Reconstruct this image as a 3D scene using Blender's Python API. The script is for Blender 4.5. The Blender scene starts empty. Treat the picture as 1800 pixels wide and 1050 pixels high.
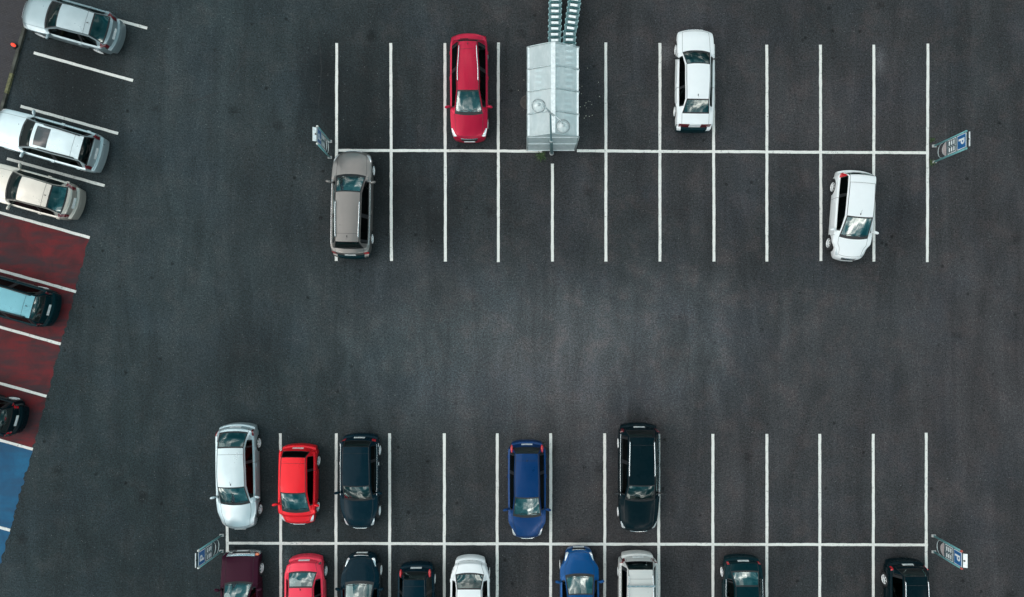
import bpy, math, random
import numpy as np
from mathutils import Vector, Matrix

random.seed(7)
SC = bpy.context.scene
COL = SC.collection
R = math.radians

# ------------------------------------------------------------------ camera (drone looking straight down, cropped frame)
CAM_H = 32.0
PPM = 37.8              # photograph pixels per metre on the ground
NX, NY = 920.0, 590.0   # photograph pixel of the point straight below the drone
cam_d = bpy.data.cameras.new("camera")
cam_d.sensor_width = 36.0
cam_d.lens = 36.0 * PPM * CAM_H / 1800.0
cam_d.shift_x = -(NX - 900.0) / 1800.0
cam_d.shift_y = (NY - 525.0) / 1800.0
cam_d.clip_end = 2000.0
cam = bpy.data.objects.new("camera", cam_d)
cam.location = (0, 0, CAM_H)
COL.objects.link(cam)
SC.camera = cam

# ------------------------------------------------------------------ world: overcast sky with broken bright cloud
SUN_EL, SUN_ROT = R(48), R(272)
world = bpy.data.worlds.new("World")
SC.world = world
world.use_nodes = True
wn, wl = world.node_tree.nodes, world.node_tree.links
wn.clear()
w_out = wn.new("ShaderNodeOutputWorld")
w_bg = wn.new("ShaderNodeBackground")
w_bg.inputs["Strength"].default_value = 0.1
sky = wn.new("ShaderNodeTexSky")
sky.sky_type = 'NISHITA'
sky.sun_disc = False
sky.sun_elevation = SUN_EL
sky.sun_rotation = SUN_ROT
tc = wn.new("ShaderNodeTexCoord")
sep = wn.new("ShaderNodeSeparateXYZ")
wl.new(tc.outputs["Generated"], sep.inputs[0])
def wmath(op, a, b=None, c=None):
    n = wn.new("ShaderNodeMath"); n.operation = op
    for i, v in enumerate((a, b, c)):
        if v is None: continue
        if isinstance(v, (int, float)): n.inputs[i].default_value = v
        else: wl.new(v, n.inputs[i])
    return n.outputs[0]
zz = wmath('MAXIMUM', sep.outputs[2], 0.0)
den = wmath('ADD', zz, 0.35)
cmb = wn.new("ShaderNodeCombineXYZ")
wl.new(wmath('DIVIDE', sep.outputs[0], den), cmb.inputs[0])
wl.new(wmath('DIVIDE', sep.outputs[1], den), cmb.inputs[1])
cmb.inputs[2].default_value = 3.7
no = wn.new("ShaderNodeTexNoise")
no.inputs["Scale"].default_value = 2.6
no.inputs["Detail"].default_value = 7
no.inputs["Roughness"].default_value = 0.58
no.inputs["Distortion"].default_value = 0.5
wl.new(cmb.outputs[0], no.inputs["Vector"])
cr = wn.new("ShaderNodeValToRGB")
cr.color_ramp.elements[0].position = 0.36
cr.color_ramp.elements[0].color = (0.25, 2.6, 3.2, 1)
cr.color_ramp.elements[1].position = 0.66
cr.color_ramp.elements[1].color = (74.0, 67.0, 63.0, 1)
e = cr.color_ramp.elements.new(0.50); e.color = (2.1, 5.9, 6.7, 1)
e = cr.color_ramp.elements.new(0.58); e.color = (17.0, 17.8, 18.0, 1)
wl.new(no.outputs["Fac"], cr.inputs[0])
mix = wn.new("ShaderNodeMixRGB")
mix.inputs[0].default_value = 0.88
wl.new(sky.outputs[0], mix.inputs[1])
wl.new(cr.outputs[0], mix.inputs[2])
# shaped sky gain: dim horizon and zenith, bright band between for the windscreen reflections
hz_n = wn.new("ShaderNodeValToRGB")
hz_n.color_ramp.interpolation = 'EASE'
hz_n.color_ramp.elements[0].position = 0.0; hz_n.color_ramp.elements[0].color = (.12,) * 3 + (1,)
hz_n.color_ramp.elements[1].position = 1.0; hz_n.color_ramp.elements[1].color = (.40,) * 3 + (1,)
for p_, v_ in ((.16, .30), (.38, 1.0), (.72, 1.05), (.90, .52)):
    e = hz_n.color_ramp.elements.new(p_); e.color = (v_, v_, v_, 1)
wl.new(zz, hz_n.inputs[0])
hz = hz_n.outputs[0]
mul = wn.new("ShaderNodeMixRGB"); mul.blend_type = 'MULTIPLY'; mul.inputs[0].default_value = 1
wl.new(mix.outputs[0], mul.inputs[1])
wl.new(hz, mul.inputs[2])
wl.new(mul.outputs[0], w_bg.inputs[0])
wl.new(w_bg.outputs[0], w_out.inputs[0])

sun_d = bpy.data.lights.new("sun", 'SUN')
sun_d.energy = 1.45
sun_d.angle = R(70)
sun_d.color = (1.0, 0.92, 0.87)
sun = bpy.data.objects.new("sun", sun_d)
_d = Vector((math.sin(SUN_ROT) * math.cos(SUN_EL), math.cos(SUN_ROT) * math.cos(SUN_EL), math.sin(SUN_EL)))
sun.rotation_euler = _d.to_track_quat('Z', 'Y').to_euler()
sun.location = (0, 0, 60)
COL.objects.link(sun)

SC.view_settings.view_transform = 'Standard'
SC.view_settings.look = 'None'
SC.view_settings.exposure = 0.0
SC.view_settings.gamma = 1.0
SC.cycles.max_bounces = 8
SC.cycles.transparent_max_bounces = 16

# ------------------------------------------------------------------ helpers
def P(px, py, z=0.0):
    """ground-truth survey: the point at height z seen at photograph pixel px, py"""
    k = (CAM_H - z) / CAM_H / PPM
    return Vector(((px - NX) * k, (NY - py) * k, z))

def tag(o, label=None, cat=None, group=None, kind=None):
    if label: o['label'] = label
    if cat: o['category'] = cat
    if group: o['group'] = group
    if kind: o['kind'] = kind
    return o

def empty(name, loc, rz=0.0, label=None, cat=None, group=None):
    o = bpy.data.objects.new(name, None)
    o.empty_display_size = 0.3
    o.location = loc
    o.rotation_euler = (0, 0, rz)
    COL.objects.link(o)
    return tag(o, label, cat, group)

class MB:
    def __init__(s): s.v = []; s.f = []; s.mi = []
    def add(s, vs, fs, mi=0):
        b = len(s.v); s.v += [tuple(v) for v in vs]
        s.f += [tuple(b + i for i in f) for f in fs]; s.mi += [mi] * len(fs)
        return s
    def box(s, c, d, rz=0.0, mi=0, top=1.0, m=None):
        x, y, z = d[0] / 2, d[1] / 2, d[2] / 2
        vs = []
        for k in (-1, 1):
            t = top if k > 0 else 1.0
            for (a, b) in ((-1, -1), (1, -1), (1, 1), (-1, 1)):
                p = Vector((a * x * t, b * y * t, k * z))
                p = Matrix.Rotation(rz, 3, 'Z') @ p
                if m is not None: p = m @ p
                vs.append(p + Vector(c))
        return s.add(vs, [(3, 2, 1, 0), (4, 5, 6, 7), (0, 1, 5, 4), (1, 2, 6, 5), (2, 3, 7, 6), (3, 0, 4, 7)], mi)
    def tube(s, pts, r, n=8, mi=0, cap=True, closed=False):
        pts = [Vector(p) for p in pts]; N = len(pts)
        rs = r if isinstance(r, (list, tuple)) else [r] * N
        vs = []; up0 = None
        for i, p in enumerate(pts):
            if closed: t = pts[(i + 1) % N] - pts[i - 1]
            else: t = pts[min(i + 1, N - 1)] - pts[max(i - 1, 0)]
            t.normalize()
            if up0 is None:
                up0 = Vector((0, 0, 1)) if abs(t.z) < 0.9 else Vector((1, 0, 0))
            a = t.cross(up0)
            if a.length < 1e-5: a = t.cross(Vector((0, 1, 0)))
            a.normalize(); b = a.cross(t); up0 = b
            for k in range(n):
                th = 2 * math.pi * k / n
                vs.append(p + (a * math.cos(th) + b * math.sin(th)) * rs[i])
        fs = []
        M = N if closed else N - 1
        for i in range(M):
            i2 = (i + 1) % N
            for k in range(n):
                k2 = (k + 1) % n
                fs.append((i * n + k, i * n + k2, i2 * n + k2, i2 * n + k))
        if cap and not closed:
            fs.append(tuple(range(n))); fs.append(tuple((N - 1) * n + k for k in reversed(range(n))))
        return s.add(vs, fs, mi)
    def lathe(s, prof, n=24, c=(0, 0, 0), axis='z', mi=0):
        """prof: list of (radius, height)"""
        vs = []
        for (r, h) in prof:
            for k in range(n):
                th = 2 * math.pi * k / n
                a, b = r * math.cos(th), r * math.sin(th)
                p = (a, b, h) if axis == 'z' else (a, h, b) if axis == 'y' else (h, a, b)
                vs.append((p[0] + c[0], p[1] + c[1], p[2] + c[2]))
        fs = []
        for i in range(len(prof) - 1):
            for k in range(n):
                k2 = (k + 1) % n
                fs.append((i * n + k, i * n + k2, (i + 1) * n + k2, (i + 1) * n + k))
        return s.add(vs, fs, mi)
    def build(s, name, mats, parent=None, smooth=False, merge=False, loc=None):
        me = bpy.data.meshes.new(name)
        me.from_pydata(s.v, [], s.f)
        if not isinstance(mats, (list, tuple)): mats = [mats]
        for m in mats: me.materials.append(m)
        if len(mats) > 1: me.polygons.foreach_set("material_index", s.mi)
        import bmesh
        bm = bmesh.new(); bm.from_mesh(me)
        if merge: bmesh.ops.remove_doubles(bm, verts=bm.verts, dist=0.0008)
        bmesh.ops.recalc_face_normals(bm, faces=bm.faces)
        bm.to_mesh(me); bm.free()
        if smooth:
            me.polygons.foreach_set("use_smooth", [True] * len(me.polygons))
        me.update()
        o = bpy.data.objects.new(name, me)
        COL.objects.link(o)
        if parent: o.parent = parent
        if loc is not None: o.location = loc
        return o

def copy_tree(o, parent=None):
    c = o.copy(); COL.objects.link(c); c.parent = parent
    for ch in [x for x in SC.objects if x.parent == o]:
        copy_tree(ch, c)
    return c

# ------------------------------------------------------------------ materials
def new_mat(name):
    m = bpy.data.materials.new(name); m.use_nodes = True
    nt = m.node_tree
    return m, nt, nt.nodes["Principled BSDF"]
class NT:
    def __init__(s, nt): s.n = nt.nodes; s.l = nt.links
    def put(s, inp, v):
        if isinstance(v, (int, float)): inp.default_value = v
        elif isinstance(v, tuple): inp.default_value = v if len(v) == len(inp.default_value) else (*v, 1)
        else: s.l.new(v, inp)
    def math(s, op, a, b=None, c=None, clamp=False):
        n = s.n.new("ShaderNodeMath"); n.operation = op; n.use_clamp = clamp
        for i, v in enumerate((a, b, c)):
            if v is not None: s.put(n.inputs[i], v)
        return n.outputs[0]
    def mix(s, f, a, b, mode='MIX'):
        n = s.n.new("ShaderNodeMixRGB"); n.blend_type = mode
        s.put(n.inputs[0], f); s.put(n.inputs[1], a); s.put(n.inputs[2], b)
        return n.outputs[0]
    def noise(s, vec, scale, detail=3, rough=0.5, dist=0.0):
        n = s.n.new("ShaderNodeTexNoise"); s.l.new(vec, n.inputs["Vector"])
        n.inputs["Scale"].default_value = scale; n.inputs["Detail"].default_value = detail
        n.inputs["Roughness"].default_value = rough; n.inputs["Distortion"].default_value = dist
        return n.outputs["Fac"]
    def obj(s): return s.n.new("ShaderNodeTexCoord").outputs["Object"]
    def mapping(s, vec, scale=(1, 1, 1), loc=(0, 0, 0), rot=(0, 0, 0)):
        n = s.n.new("ShaderNodeMapping"); s.l.new(vec, n.inputs[0])
        n.inputs["Scale"].default_value = scale; n.inputs["Location"].default_value = loc; n.inputs["Rotation"].default_value = rot
        return n.outputs[0]
    def rng(s, v, a, b, c=0.0, d=1.0, smooth=True):
        n = s.n.new("ShaderNodeMapRange"); n.interpolation_type = 'SMOOTHSTEP' if smooth else 'LINEAR'
        s.put(n.inputs[0], v)
        for i, x in enumerate((a, b, c, d)): n.inputs[i + 1].default_value = x
        return n.outputs[0]

def paint(name, col, metal=0.25, rough=0.32, coat=1.0):
    dark = max(col) < 0.06
    if dark: coat = 0.35
    m, nt, b = new_mat(name); t = NT(nt)
    o = t.obj()
    d = t.noise(o, 2.2, 5, 0.6)
    f = t.noise(o, 60, 2)
    c = t.mix(t.rng(d, 0.35, 0.75, 0.0, 0.16), (*col, 1), (*[x * 0.80 + 0.002 for x in col], 1))
    c = t.mix(t.rng(f, 0.35, 0.7, 0, 0.08), c, (*[x * .8 + (.004 if dark else .02) for x in col], 1))
    t.put(b.inputs["Base Color"], c)
    b.inputs["Metallic"].default_value = metal
    t.put(b.inputs["Roughness"], t.rng(d, 0.3, 0.7, rough - 0.05, rough + 0.1))
    b.inputs["Coat Weight"].default_value = coat * .22
    b.inputs["Coat Roughness"].default_value = 0.06
    b.inputs["Coat IOR"].default_value = 1.4
    b.inputs["Specular IOR Level"].default_value = 0.06 if dark else 0.25
    return m
def simple(name, col, rough=0.5, metal=0.0, var=0.12, scale=8.0, **kw):
    m, nt, b = new_mat(name); t = NT(nt)
    d = t.noise(t.obj(), scale, 4, 0.6)
    c = t.mix(t.rng(d, 0.3, 0.7), (*[x * (1 - var) for x in col], 1), (*[min(1, x * (1 + var)) for x in col], 1))
    t.put(b.inputs["Base Color"], c)
    b.inputs["Roughness"].default_value = rough
    b.inputs["Metallic"].default_value = metal
    for k, v in kw.items(): b.inputs[k].default_value = v
    return m
def glass(name, tint, ior=2.4, rough=0.02):
    m = bpy.data.materials.new(name); m.use_nodes = True
    nt = m.node_tree; nt.nodes.clear(); t = NT(nt)
    out = nt.nodes.new("ShaderNodeOutputMaterial")
    tr = nt.nodes.new("ShaderNodeBsdfTransparent"); tr.inputs[0].default_value = (*tint, 1)
    gl = nt.nodes.new("ShaderNodeBsdfGlossy"); gl.inputs["Roughness"].default_value = rough
    gl.inputs["Color"].default_value = (0.84, 1.0, 0.98, 1)
    fr = nt.nodes.new("ShaderNodeFresnel"); fr.inputs[0].default_value = ior
    bp = nt.nodes.new("ShaderNodeBump"); bp.inputs["Strength"].default_value = 0.12; bp.inputs["Distance"].default_value = 0.05
    t.l.new(t.noise(t.obj(), 1.6, 2, 0.5), bp.inputs["Height"])
    t.l.new(bp.outputs[0], gl.inputs["Normal"])
    mx = nt.nodes.new("ShaderNodeMixShader")
    t.l.new(fr.outputs[0], mx.inputs[0]); t.l.new(tr.outputs[0], mx.inputs[1]); t.l.new(gl.outputs[0], mx.inputs[2])
    t.l.new(mx.outputs[0], out.inputs[0])
    return m

M = {}
M['glass'] = glass("car_glass", (0.14, 0.40, 0.40), ior=2.7)
M['glass_dark'] = glass("side_glass_tinted", (0.05, 0.08, 0.085), ior=1.3)
M['glass_rear'] = glass("rear_glass", (0.10, 0.40, 0.40), ior=2.1)
M['black'] = simple("black_trim", (0.012, 0.013, 0.015), 0.45)
M['rubber'] = simple("tyre_rubber", (0.018, 0.018, 0.02), 0.85)
M['rim'] = simple("alloy_rim", (0.92, 0.94, 0.95), 0.45, 0.3)
M['chrome'] = simple("bright_trim", (0.75, 0.78, 0.8), 0.25, 0.85)
M['under'] = simple("underbody", (0.01, 0.01, 0.011), 0.9)
M['interior'] = simple("cabin_trim", (0.035, 0.045, 0.048), 0.85)
M['seat'] = simple("seat_fabric", (0.16, 0.22, 0.22), 0.95, scale=30)
M['paper'] = simple("paper", (0.75, 0.77, 0.76), 0.8)
M['lens'] = simple("headlight_lens", (0.72, 0.76, 0.78), 0.08, 0.35, **{"Coat Weight": 1.0})
M['lens_red'] = simple("tail_lens", (0.55, 0.012, 0.02), 0.12, 0.0, **{"Coat Weight": 1.0})
M['lens_dark_red'] = simple("tail_lens_dark", (0.13, 0.006, 0.012), 0.12, 0.0, **{"Coat Weight": 1.0})
M['lens_orange'] = simple("indicator_lens", (0.7, 0.12, 0.02), 0.12, 0.0, **{"Coat Weight": 1.0})
M['plate'] = simple("number_plate_white", (0.72, 0.74, 0.74), 0.4)

def asphalt_mat():
    m, nt, b = new_mat("asphalt"); t = NT(nt)
    o = t.obj()
    big = t.noise(o, 0.07, 4, 0.55, 0.4)
    mid = t.noise(o, 0.45, 5, 0.62, 0.3)
    streak = t.noise(t.mapping(o, (0.9, 0.16, 1)), 1.0, 6, 0.65, 0.8)
    fine = t.noise(o, 17, 3, 0.85)
    grain = t.noise(o, 9, 4, 0.8)
    base = t.mix(t.rng(big, 0.3, 0.7), (0.0225, 0.0270, 0.0288, 1), (0.0365, 0.0375, 0.0395, 1))
    # warm and cool patches in the binder
    hue = t.noise(o, 0.9, 4, 0.7)
    base = t.mix(t.rng(hue, 0.45, 0.7, 0, 0.32), base, (0.058, 0.046, 0.045, 1))
    base = t.mix(t.rng(t.noise(t.mapping(o, loc=(31, 7, 0)), 0.35, 3), 0.45, 0.7, 0, 0.30), base, (0.026, 0.032, 0.040, 1))
    # vignette painted into the colour (bright centre, dark corner), plus lane wear and oil
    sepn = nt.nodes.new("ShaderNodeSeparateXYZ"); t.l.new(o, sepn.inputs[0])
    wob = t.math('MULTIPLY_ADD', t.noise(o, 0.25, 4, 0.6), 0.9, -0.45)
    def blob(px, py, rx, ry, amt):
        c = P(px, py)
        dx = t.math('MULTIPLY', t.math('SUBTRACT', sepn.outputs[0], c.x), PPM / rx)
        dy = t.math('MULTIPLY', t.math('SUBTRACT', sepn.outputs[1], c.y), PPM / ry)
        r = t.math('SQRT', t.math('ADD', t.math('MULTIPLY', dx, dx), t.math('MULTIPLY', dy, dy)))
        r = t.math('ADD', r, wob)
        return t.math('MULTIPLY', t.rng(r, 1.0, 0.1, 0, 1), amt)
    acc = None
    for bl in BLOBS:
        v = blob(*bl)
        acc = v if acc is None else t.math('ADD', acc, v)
    spot = nt.nodes.new("ShaderNodeTexVoronoi"); spot.inputs["Scale"].default_value = 0.42
    t.l.new(t.mapping(o, loc=(3.3, 8.1, 0)), spot.inputs["Vector"])
    sr = t.math('ADD', spot.outputs["Distance"], t.math('MULTIPLY', t.math('SUBTRACT', t.noise(o, 3.0, 4, .6), .5), .22))
    acc = t.math('ADD', acc, t.math('MULTIPLY', t.rng(sr, .16, .03, 0, 1), -.38))
    drip = nt.nodes.new("ShaderNodeTexVoronoi"); drip.inputs["Scale"].default_value = 1.15
    t.l.new(t.mapping(o, loc=(1.3, 2.1, 0)), drip.inputs["Vector"])
    dsel = t.math('GREATER_THAN', t.noise(t.mapping(o, loc=(9, 4, 1)), .55, 2), .50)
    acc = t.math('ADD', acc, t.math('MULTIPLY', t.math('MULTIPLY', t.rng(t.math('ADD', drip.outputs["Distance"], t.math('MULTIPLY', t.noise(o, 12, 3), .06)), .17, .06, 0, 1), dsel), -.6))
    # tint shifts warmer to the right, darker and tealer to the left
    base = t.mix(t.rng(t.math('ADD', sepn.outputs[0], t.math('MULTIPLY', wob, 6)), -12, 12, 0, .7), base, t.mix(1.0, base, (1.12, 1.0, 1.01, 1), 'MULTIPLY'))
    base = t.mix(t.rng(t.math('ADD', sepn.outputs[0], t.math('MULTIPLY', wob, 6)), 2, -14, 0, .8), base, t.mix(1.0, base, (.70, .96, 1.0, 1), 'MULTIPLY'))
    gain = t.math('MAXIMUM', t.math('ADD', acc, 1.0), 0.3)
    g2 = t.math('MULTIPLY', t.rng(mid, 0.25, 0.75, 0.88, 1.13), t.rng(streak, 0.3, 0.7, 0.80, 1.20))
    g3 = t.math('MULTIPLY', t.rng(fine, 0.3, 0.72, 0.25, 2.05, False), t.rng(grain, 0.3, 0.72, 0.62, 1.45, False))
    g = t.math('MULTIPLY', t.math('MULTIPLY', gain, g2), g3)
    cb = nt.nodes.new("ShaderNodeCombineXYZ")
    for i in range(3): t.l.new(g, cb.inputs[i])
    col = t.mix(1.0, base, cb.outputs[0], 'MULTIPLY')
    # pale aggregate chips
    vor = nt.nodes.new("ShaderNodeTexVoronoi"); vor.inputs["Scale"].default_value = 7.0
    t.l.new(o, vor.inputs["Vector"])
    chip = t.math('LESS_THAN', vor.outputs["Distance"], 0.10)
    sel = t.math('GREATER_THAN', t.noise(t.mapping(o, loc=(5, 9, 2)), 4.1, 0), 0.60)
    col = t.mix(t.math('MULTIPLY', t.math('MULTIPLY', chip, sel), 0.7), col, (0.20, 0.21, 0.21, 1))
    t.put(b.inputs["Base Color"], col)
    b.inputs["Roughness"].default_value = 0.88
    b.inputs["Specular IOR Level"].default_value = 0.25
    bp = nt.nodes.new("ShaderNodeBump"); bp.inputs["Strength"].default_value = 0.5; bp.inputs["Distance"].default_value = 0.02
    t.l.new(fine, bp.inputs["Height"]); t.l.new(bp.outputs[0], b.inputs["Normal"])
    return m

# (px, py, rx, ry, amount)
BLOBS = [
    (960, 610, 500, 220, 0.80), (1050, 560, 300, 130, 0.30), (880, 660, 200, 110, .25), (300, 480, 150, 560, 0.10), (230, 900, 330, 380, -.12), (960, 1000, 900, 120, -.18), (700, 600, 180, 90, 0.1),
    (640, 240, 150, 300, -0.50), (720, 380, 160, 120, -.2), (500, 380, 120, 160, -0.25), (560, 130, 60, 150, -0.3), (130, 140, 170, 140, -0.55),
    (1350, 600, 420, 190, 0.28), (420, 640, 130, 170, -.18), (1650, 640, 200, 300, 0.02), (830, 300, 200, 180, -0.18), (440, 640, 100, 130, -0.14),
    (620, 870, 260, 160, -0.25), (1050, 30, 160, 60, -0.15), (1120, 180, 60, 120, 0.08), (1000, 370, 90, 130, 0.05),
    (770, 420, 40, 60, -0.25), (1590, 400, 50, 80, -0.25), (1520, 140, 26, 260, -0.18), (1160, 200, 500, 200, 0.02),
    (1120, 740, 50, 40, -0.3), (300, 950, 160, 200, -0.12), (880, 830, 60, 100, 0.05), (1400, 850, 300, 150, 0.08),  # first entry paints the shadow halo behind the black off-roader
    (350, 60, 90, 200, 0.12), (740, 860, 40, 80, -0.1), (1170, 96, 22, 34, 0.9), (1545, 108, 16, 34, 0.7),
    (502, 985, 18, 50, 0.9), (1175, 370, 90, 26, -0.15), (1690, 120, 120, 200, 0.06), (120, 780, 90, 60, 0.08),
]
def white_line_mat():
    m, nt, b = new_mat("road_marking_paint"); t = NT(nt)
    o = t.obj()
    w = t.noise(o, 7, 6, 0.75)
    w2 = t.noise(o, 30, 3, 0.8)
    lo = t.noise(o, 0.5, 3)
    f = t.math('MULTIPLY', t.rng(w, 0.52, 0.70, 0, 0.8), t.rng(lo, 0.4, 0.6, 0.2, 1))
    base = t.mix(t.rng(w2, 0.3, 0.7), (0.62, 0.61, 0.58, 1), (0.80, 0.785, 0.75, 1))
    t.put(b.inputs["Base Color"], t.mix(f, base, (0.10, 0.10, 0.10, 1)))
    b.inputs["Roughness"].default_value = 0.75
    return m
def bay_mat(name, c1, c2, wear_col, wear):
    m, nt, b = new_mat(name); t = NT(nt)
    o = t.obj()
    a = t.noise(o, 0.75, 6, 0.68, 0.6)
    d = t.noise(o, 9, 4, 0.7)
    st = t.noise(t.mapping(o, (0.35, 1.6, 1), rot=(0, 0, R(15))), 1.1, 4, 0.6)
    c = t.mix(t.rng(a, 0.3, 0.66), (*c1, 1), (*c2, 1))
    f = t.math('MULTIPLY', t.rng(st, 0.42, 0.66), wear)
    c = t.mix(f, c, (*wear_col, 1))
    c = t.mix(t.rng(d, 0.5, 0.75, 0, 0.5), c, (*wear_col, 1))
    t.put(b.inputs["Base Color"], c)
    b.inputs["Roughness"].default_value = 0.85
    return m
def paving_mat():
    m, nt, b = new_mat("old_paving"); t = NT(nt)
    o = t.mapping(t.obj(), rot=(0, 0, R(15.6)))
    br = nt.nodes.new("ShaderNodeTexBrick"); t.l.new(o, br.inputs["Vector"])
    br.inputs["Scale"].default_value = 3.2
    br.inputs["Color1"].default_value = (0.036, 0.030, 0.032, 1)
    br.inputs["Color2"].default_value = (0.058, 0.048, 0.050, 1)
    br.inputs["Mortar"].default_value = (0.016, 0.016, 0.018, 1)
    br.inputs["Mortar Size"].default_value = 0.03
    n = t.noise(o, 3.0, 5, 0.7)
    g = t.noise(o, 22, 3, 0.7)
    c = t.mix(t.rng(n, 0.3, 0.7), br.outputs["Color"], (0.038, 0.034, 0.040, 1))
    c = t.mix(t.rng(g, 0.55, 0.8, 0, 0.7), c, (0.07, 0.065, 0.065, 1))
    t.put(b.inputs["Base Color"], c); b.inputs["Roughness"].default_value = 0.9
    return m

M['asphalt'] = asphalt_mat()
M['line'] = white_line_mat()
M['bay_red'] = bay_mat("worn_red_bay_paint", (0.040, 0.004, 0.007), (0.135, 0.004, 0.008), (0.024, 0.014, 0.019), 0.9)
M['bay_blue'] = bay_mat("blue_bay_paint", (0.001, 0.062, 0.145), (0.002, 0.098, 0.205), (0.01, 0.05, 0.11), 0.5)
M['paving'] = paving_mat()
M['kerb'] = simple("kerb_stone", (0.055, 0.055, 0.045), 0.85, var=0.5, scale=3)
M['moss'] = simple("mossy_kerb_stone", (0.13, 0.125, 0.06), 0.9, var=0.5, scale=9)

# ------------------------------------------------------------------ ground and markings
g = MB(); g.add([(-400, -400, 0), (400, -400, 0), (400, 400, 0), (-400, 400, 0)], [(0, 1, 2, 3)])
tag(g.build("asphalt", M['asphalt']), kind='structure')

def ribbon(mb, p, q, w, z, jit=0.007, step=0.22, wob=0.003):
    p, q = Vector(p), Vector(q)
    d = (q - p); L = d.length; d.normalize(); nrm = Vector((-d.y, d.x, 0))
    n = max(2, int(L / step)); vs = []; ph = random.uniform(0, 9)
    for i in range(n + 1):
        s = L * i / n
        c = p + d * s + nrm * (math.sin(s * 0.9 + ph) * wob)
        a = w / 2 + random.uniform(-jit, jit); b = w / 2 + random.uniform(-jit, jit)
        vs.append((*(c + nrm * a).to_2d(), z)); vs.append((*(c - nrm * b).to_2d(), z))
    mb.add(vs, [(2 * i, 2 * i + 1, 2 * i + 3, 2 * i + 2) for i in range(n)])

LW = 0.130
def line_obj(segs, z=0.004):
    mb = MB()
    for (a, b) in segs: ribbon(mb, P(*a), P(*b), LW, z)
    return mb
ml = line_obj([((592, 76), (591, 459)), ((687, 76), (688, 459)), ((782, 76), (783, 460)), ((876, 75), (876, 461)),
    ((971, 288), (971, 460)), ((1065, 75), (1065, 460)), ((1160, 76), (1160, 460)), ((1254, 78), (1255, 460)),
    ((1348, 79), (1348, 460)), ((1442, 79), (1443, 459)), ((1536, 79), (1536, 460)), ((1631, 77), (1630, 461)),
    ((399, 762), (400, 1160)), ((493, 762), (494, 1160)), ((591, 762), (590, 1160)), ((685, 762), (685, 1160)), ((781, 762), (781, 1160)),
    ((874, 762), (874, 1160)), ((968, 762), (968, 1160)), ((1063, 762), (1063, 1160)), ((1158, 763), (1158, 1160)),
    ((1253, 763), (1253, 1160)), ((1348, 763), (1348, 1160)), ((1441, 763), (1441, 1160)), ((1535, 763), (1535, 1160)), ((1628, 761), (1628, 1160))])
tag(ml.build("bay_lines", M['line']), kind='structure')
mh = line_obj([((595, 264.5), (953, 266)), ((1014, 265.5), (1631, 269)), ((400, 955), (1631, 958))], 0.008)
tag(mh.build("row_lines", M['line']), kind='structure')

# angled bays on the left
ends = [(283, -42), (259, 50), (234, 142), (208, 235), (184, 327), (158, 418), (134, 513), (107, 605), (82, 697), (58, 790), (18, 932)]
AX = Vector((math.cos(R(15.6)), math.sin(R(15.6))))   # photo direction of these lines (x right, y down)
ma = MB()
for i, (x, y) in enumerate(ends):
    Lp = 178
    if i < 3: Lp = 181
    ribbon(ma, P(x, y), P(x - AX.x * Lp, y - AX.y * Lp), LW, 0.012)
tag(ma.build("angled_bay_lines", M['line']), kind='structure')
def bay_area(name, i0, i1, m, z):
    a, b = Vector(ends[i0]), Vector(ends[i1])
    mb = MB(); n = 60; vs = []
    for k in range(n + 1):
        e_ = a.lerp(b, k / n) + AX * (random.uniform(-3.4, 1.6) if 0 < k < n else 0)
        vs.append((*P(*e_).to_2d(), z)); vs.append((*P(*(e_ - AX * 178)).to_2d(), z))
    mb.add(vs, [(2 * k, 2 * k + 1, 2 * k + 3, 2 * k + 2) for k in range(n)])
    tag(mb.build(name, m), kind='structure')
bay_area("red_bay_surface", 5, 9, M['bay_red'], 0.004)
ends.append((-22, 1074))
bay_area("blue_bay_surface", 9, 11, M['bay_blue'], 0.004)
mb = MB(); ribbon(mb, P(-22, 1074), P(-190, 1027), LW, 0.012); tag(mb.build("angled_bay_lines", M['line']), kind='structure')

# kerb and old paving beyond the angled bays
NV = Vector((-AX.y, AX.x))    # photo direction along the kerb (down the picture)
k0 = Vector((44, 65)) - NV * 260
mb = MB(); mm = MB(); s = 0
while s < 1560:
    ln = 36.5; a = k0 + NV * s; b = k0 + NV * (s + ln)
    tgt = mm if (315 < s < 352) else mb
    c = (P(*a) + P(*b)) / 2 + P(*(Vector((NX, NY)) - AX * 2.8)).to_3d()
    ang = math.atan2(-(b - a).y, (b - a).x)
    c.z = 0.06
    tgt.box(c, (ln / PPM - 0.012, 0.14, 0.12 + random.uniform(-.008, .008)), ang)
    s += ln
kerb = empty("kerb", P(*k0)); tag(kerb, kind='structure')
o = mb.build("kerb_stones", M['kerb']); o.parent = kerb; o.matrix_parent_inverse = Matrix.Translation(kerb.location).inverted()
o = mm.build("mossy_kerb_stones", M['moss']); o.parent = kerb; o.matrix_parent_inverse = Matrix.Translation(kerb.location).inverted()
mb = MB()
q = [k0 - AX * 5.5, k0 - AX * 5.5 + NV * 1560, k0 - AX * 900 + NV * 1560, k0 - AX * 900]
vs = [(*P(*v).to_2d(), 0.0) for v in q] + [(*P(*v).to_2d(), 0.105) for v in q]
mb.add(vs, [(4, 5, 6, 7), (0, 1, 5, 4), (1, 2, 6, 5), (2, 3, 7, 6), (3, 0, 4, 7)])
tag(mb.build("pavement", M['paving']), kind='structure')

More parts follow.
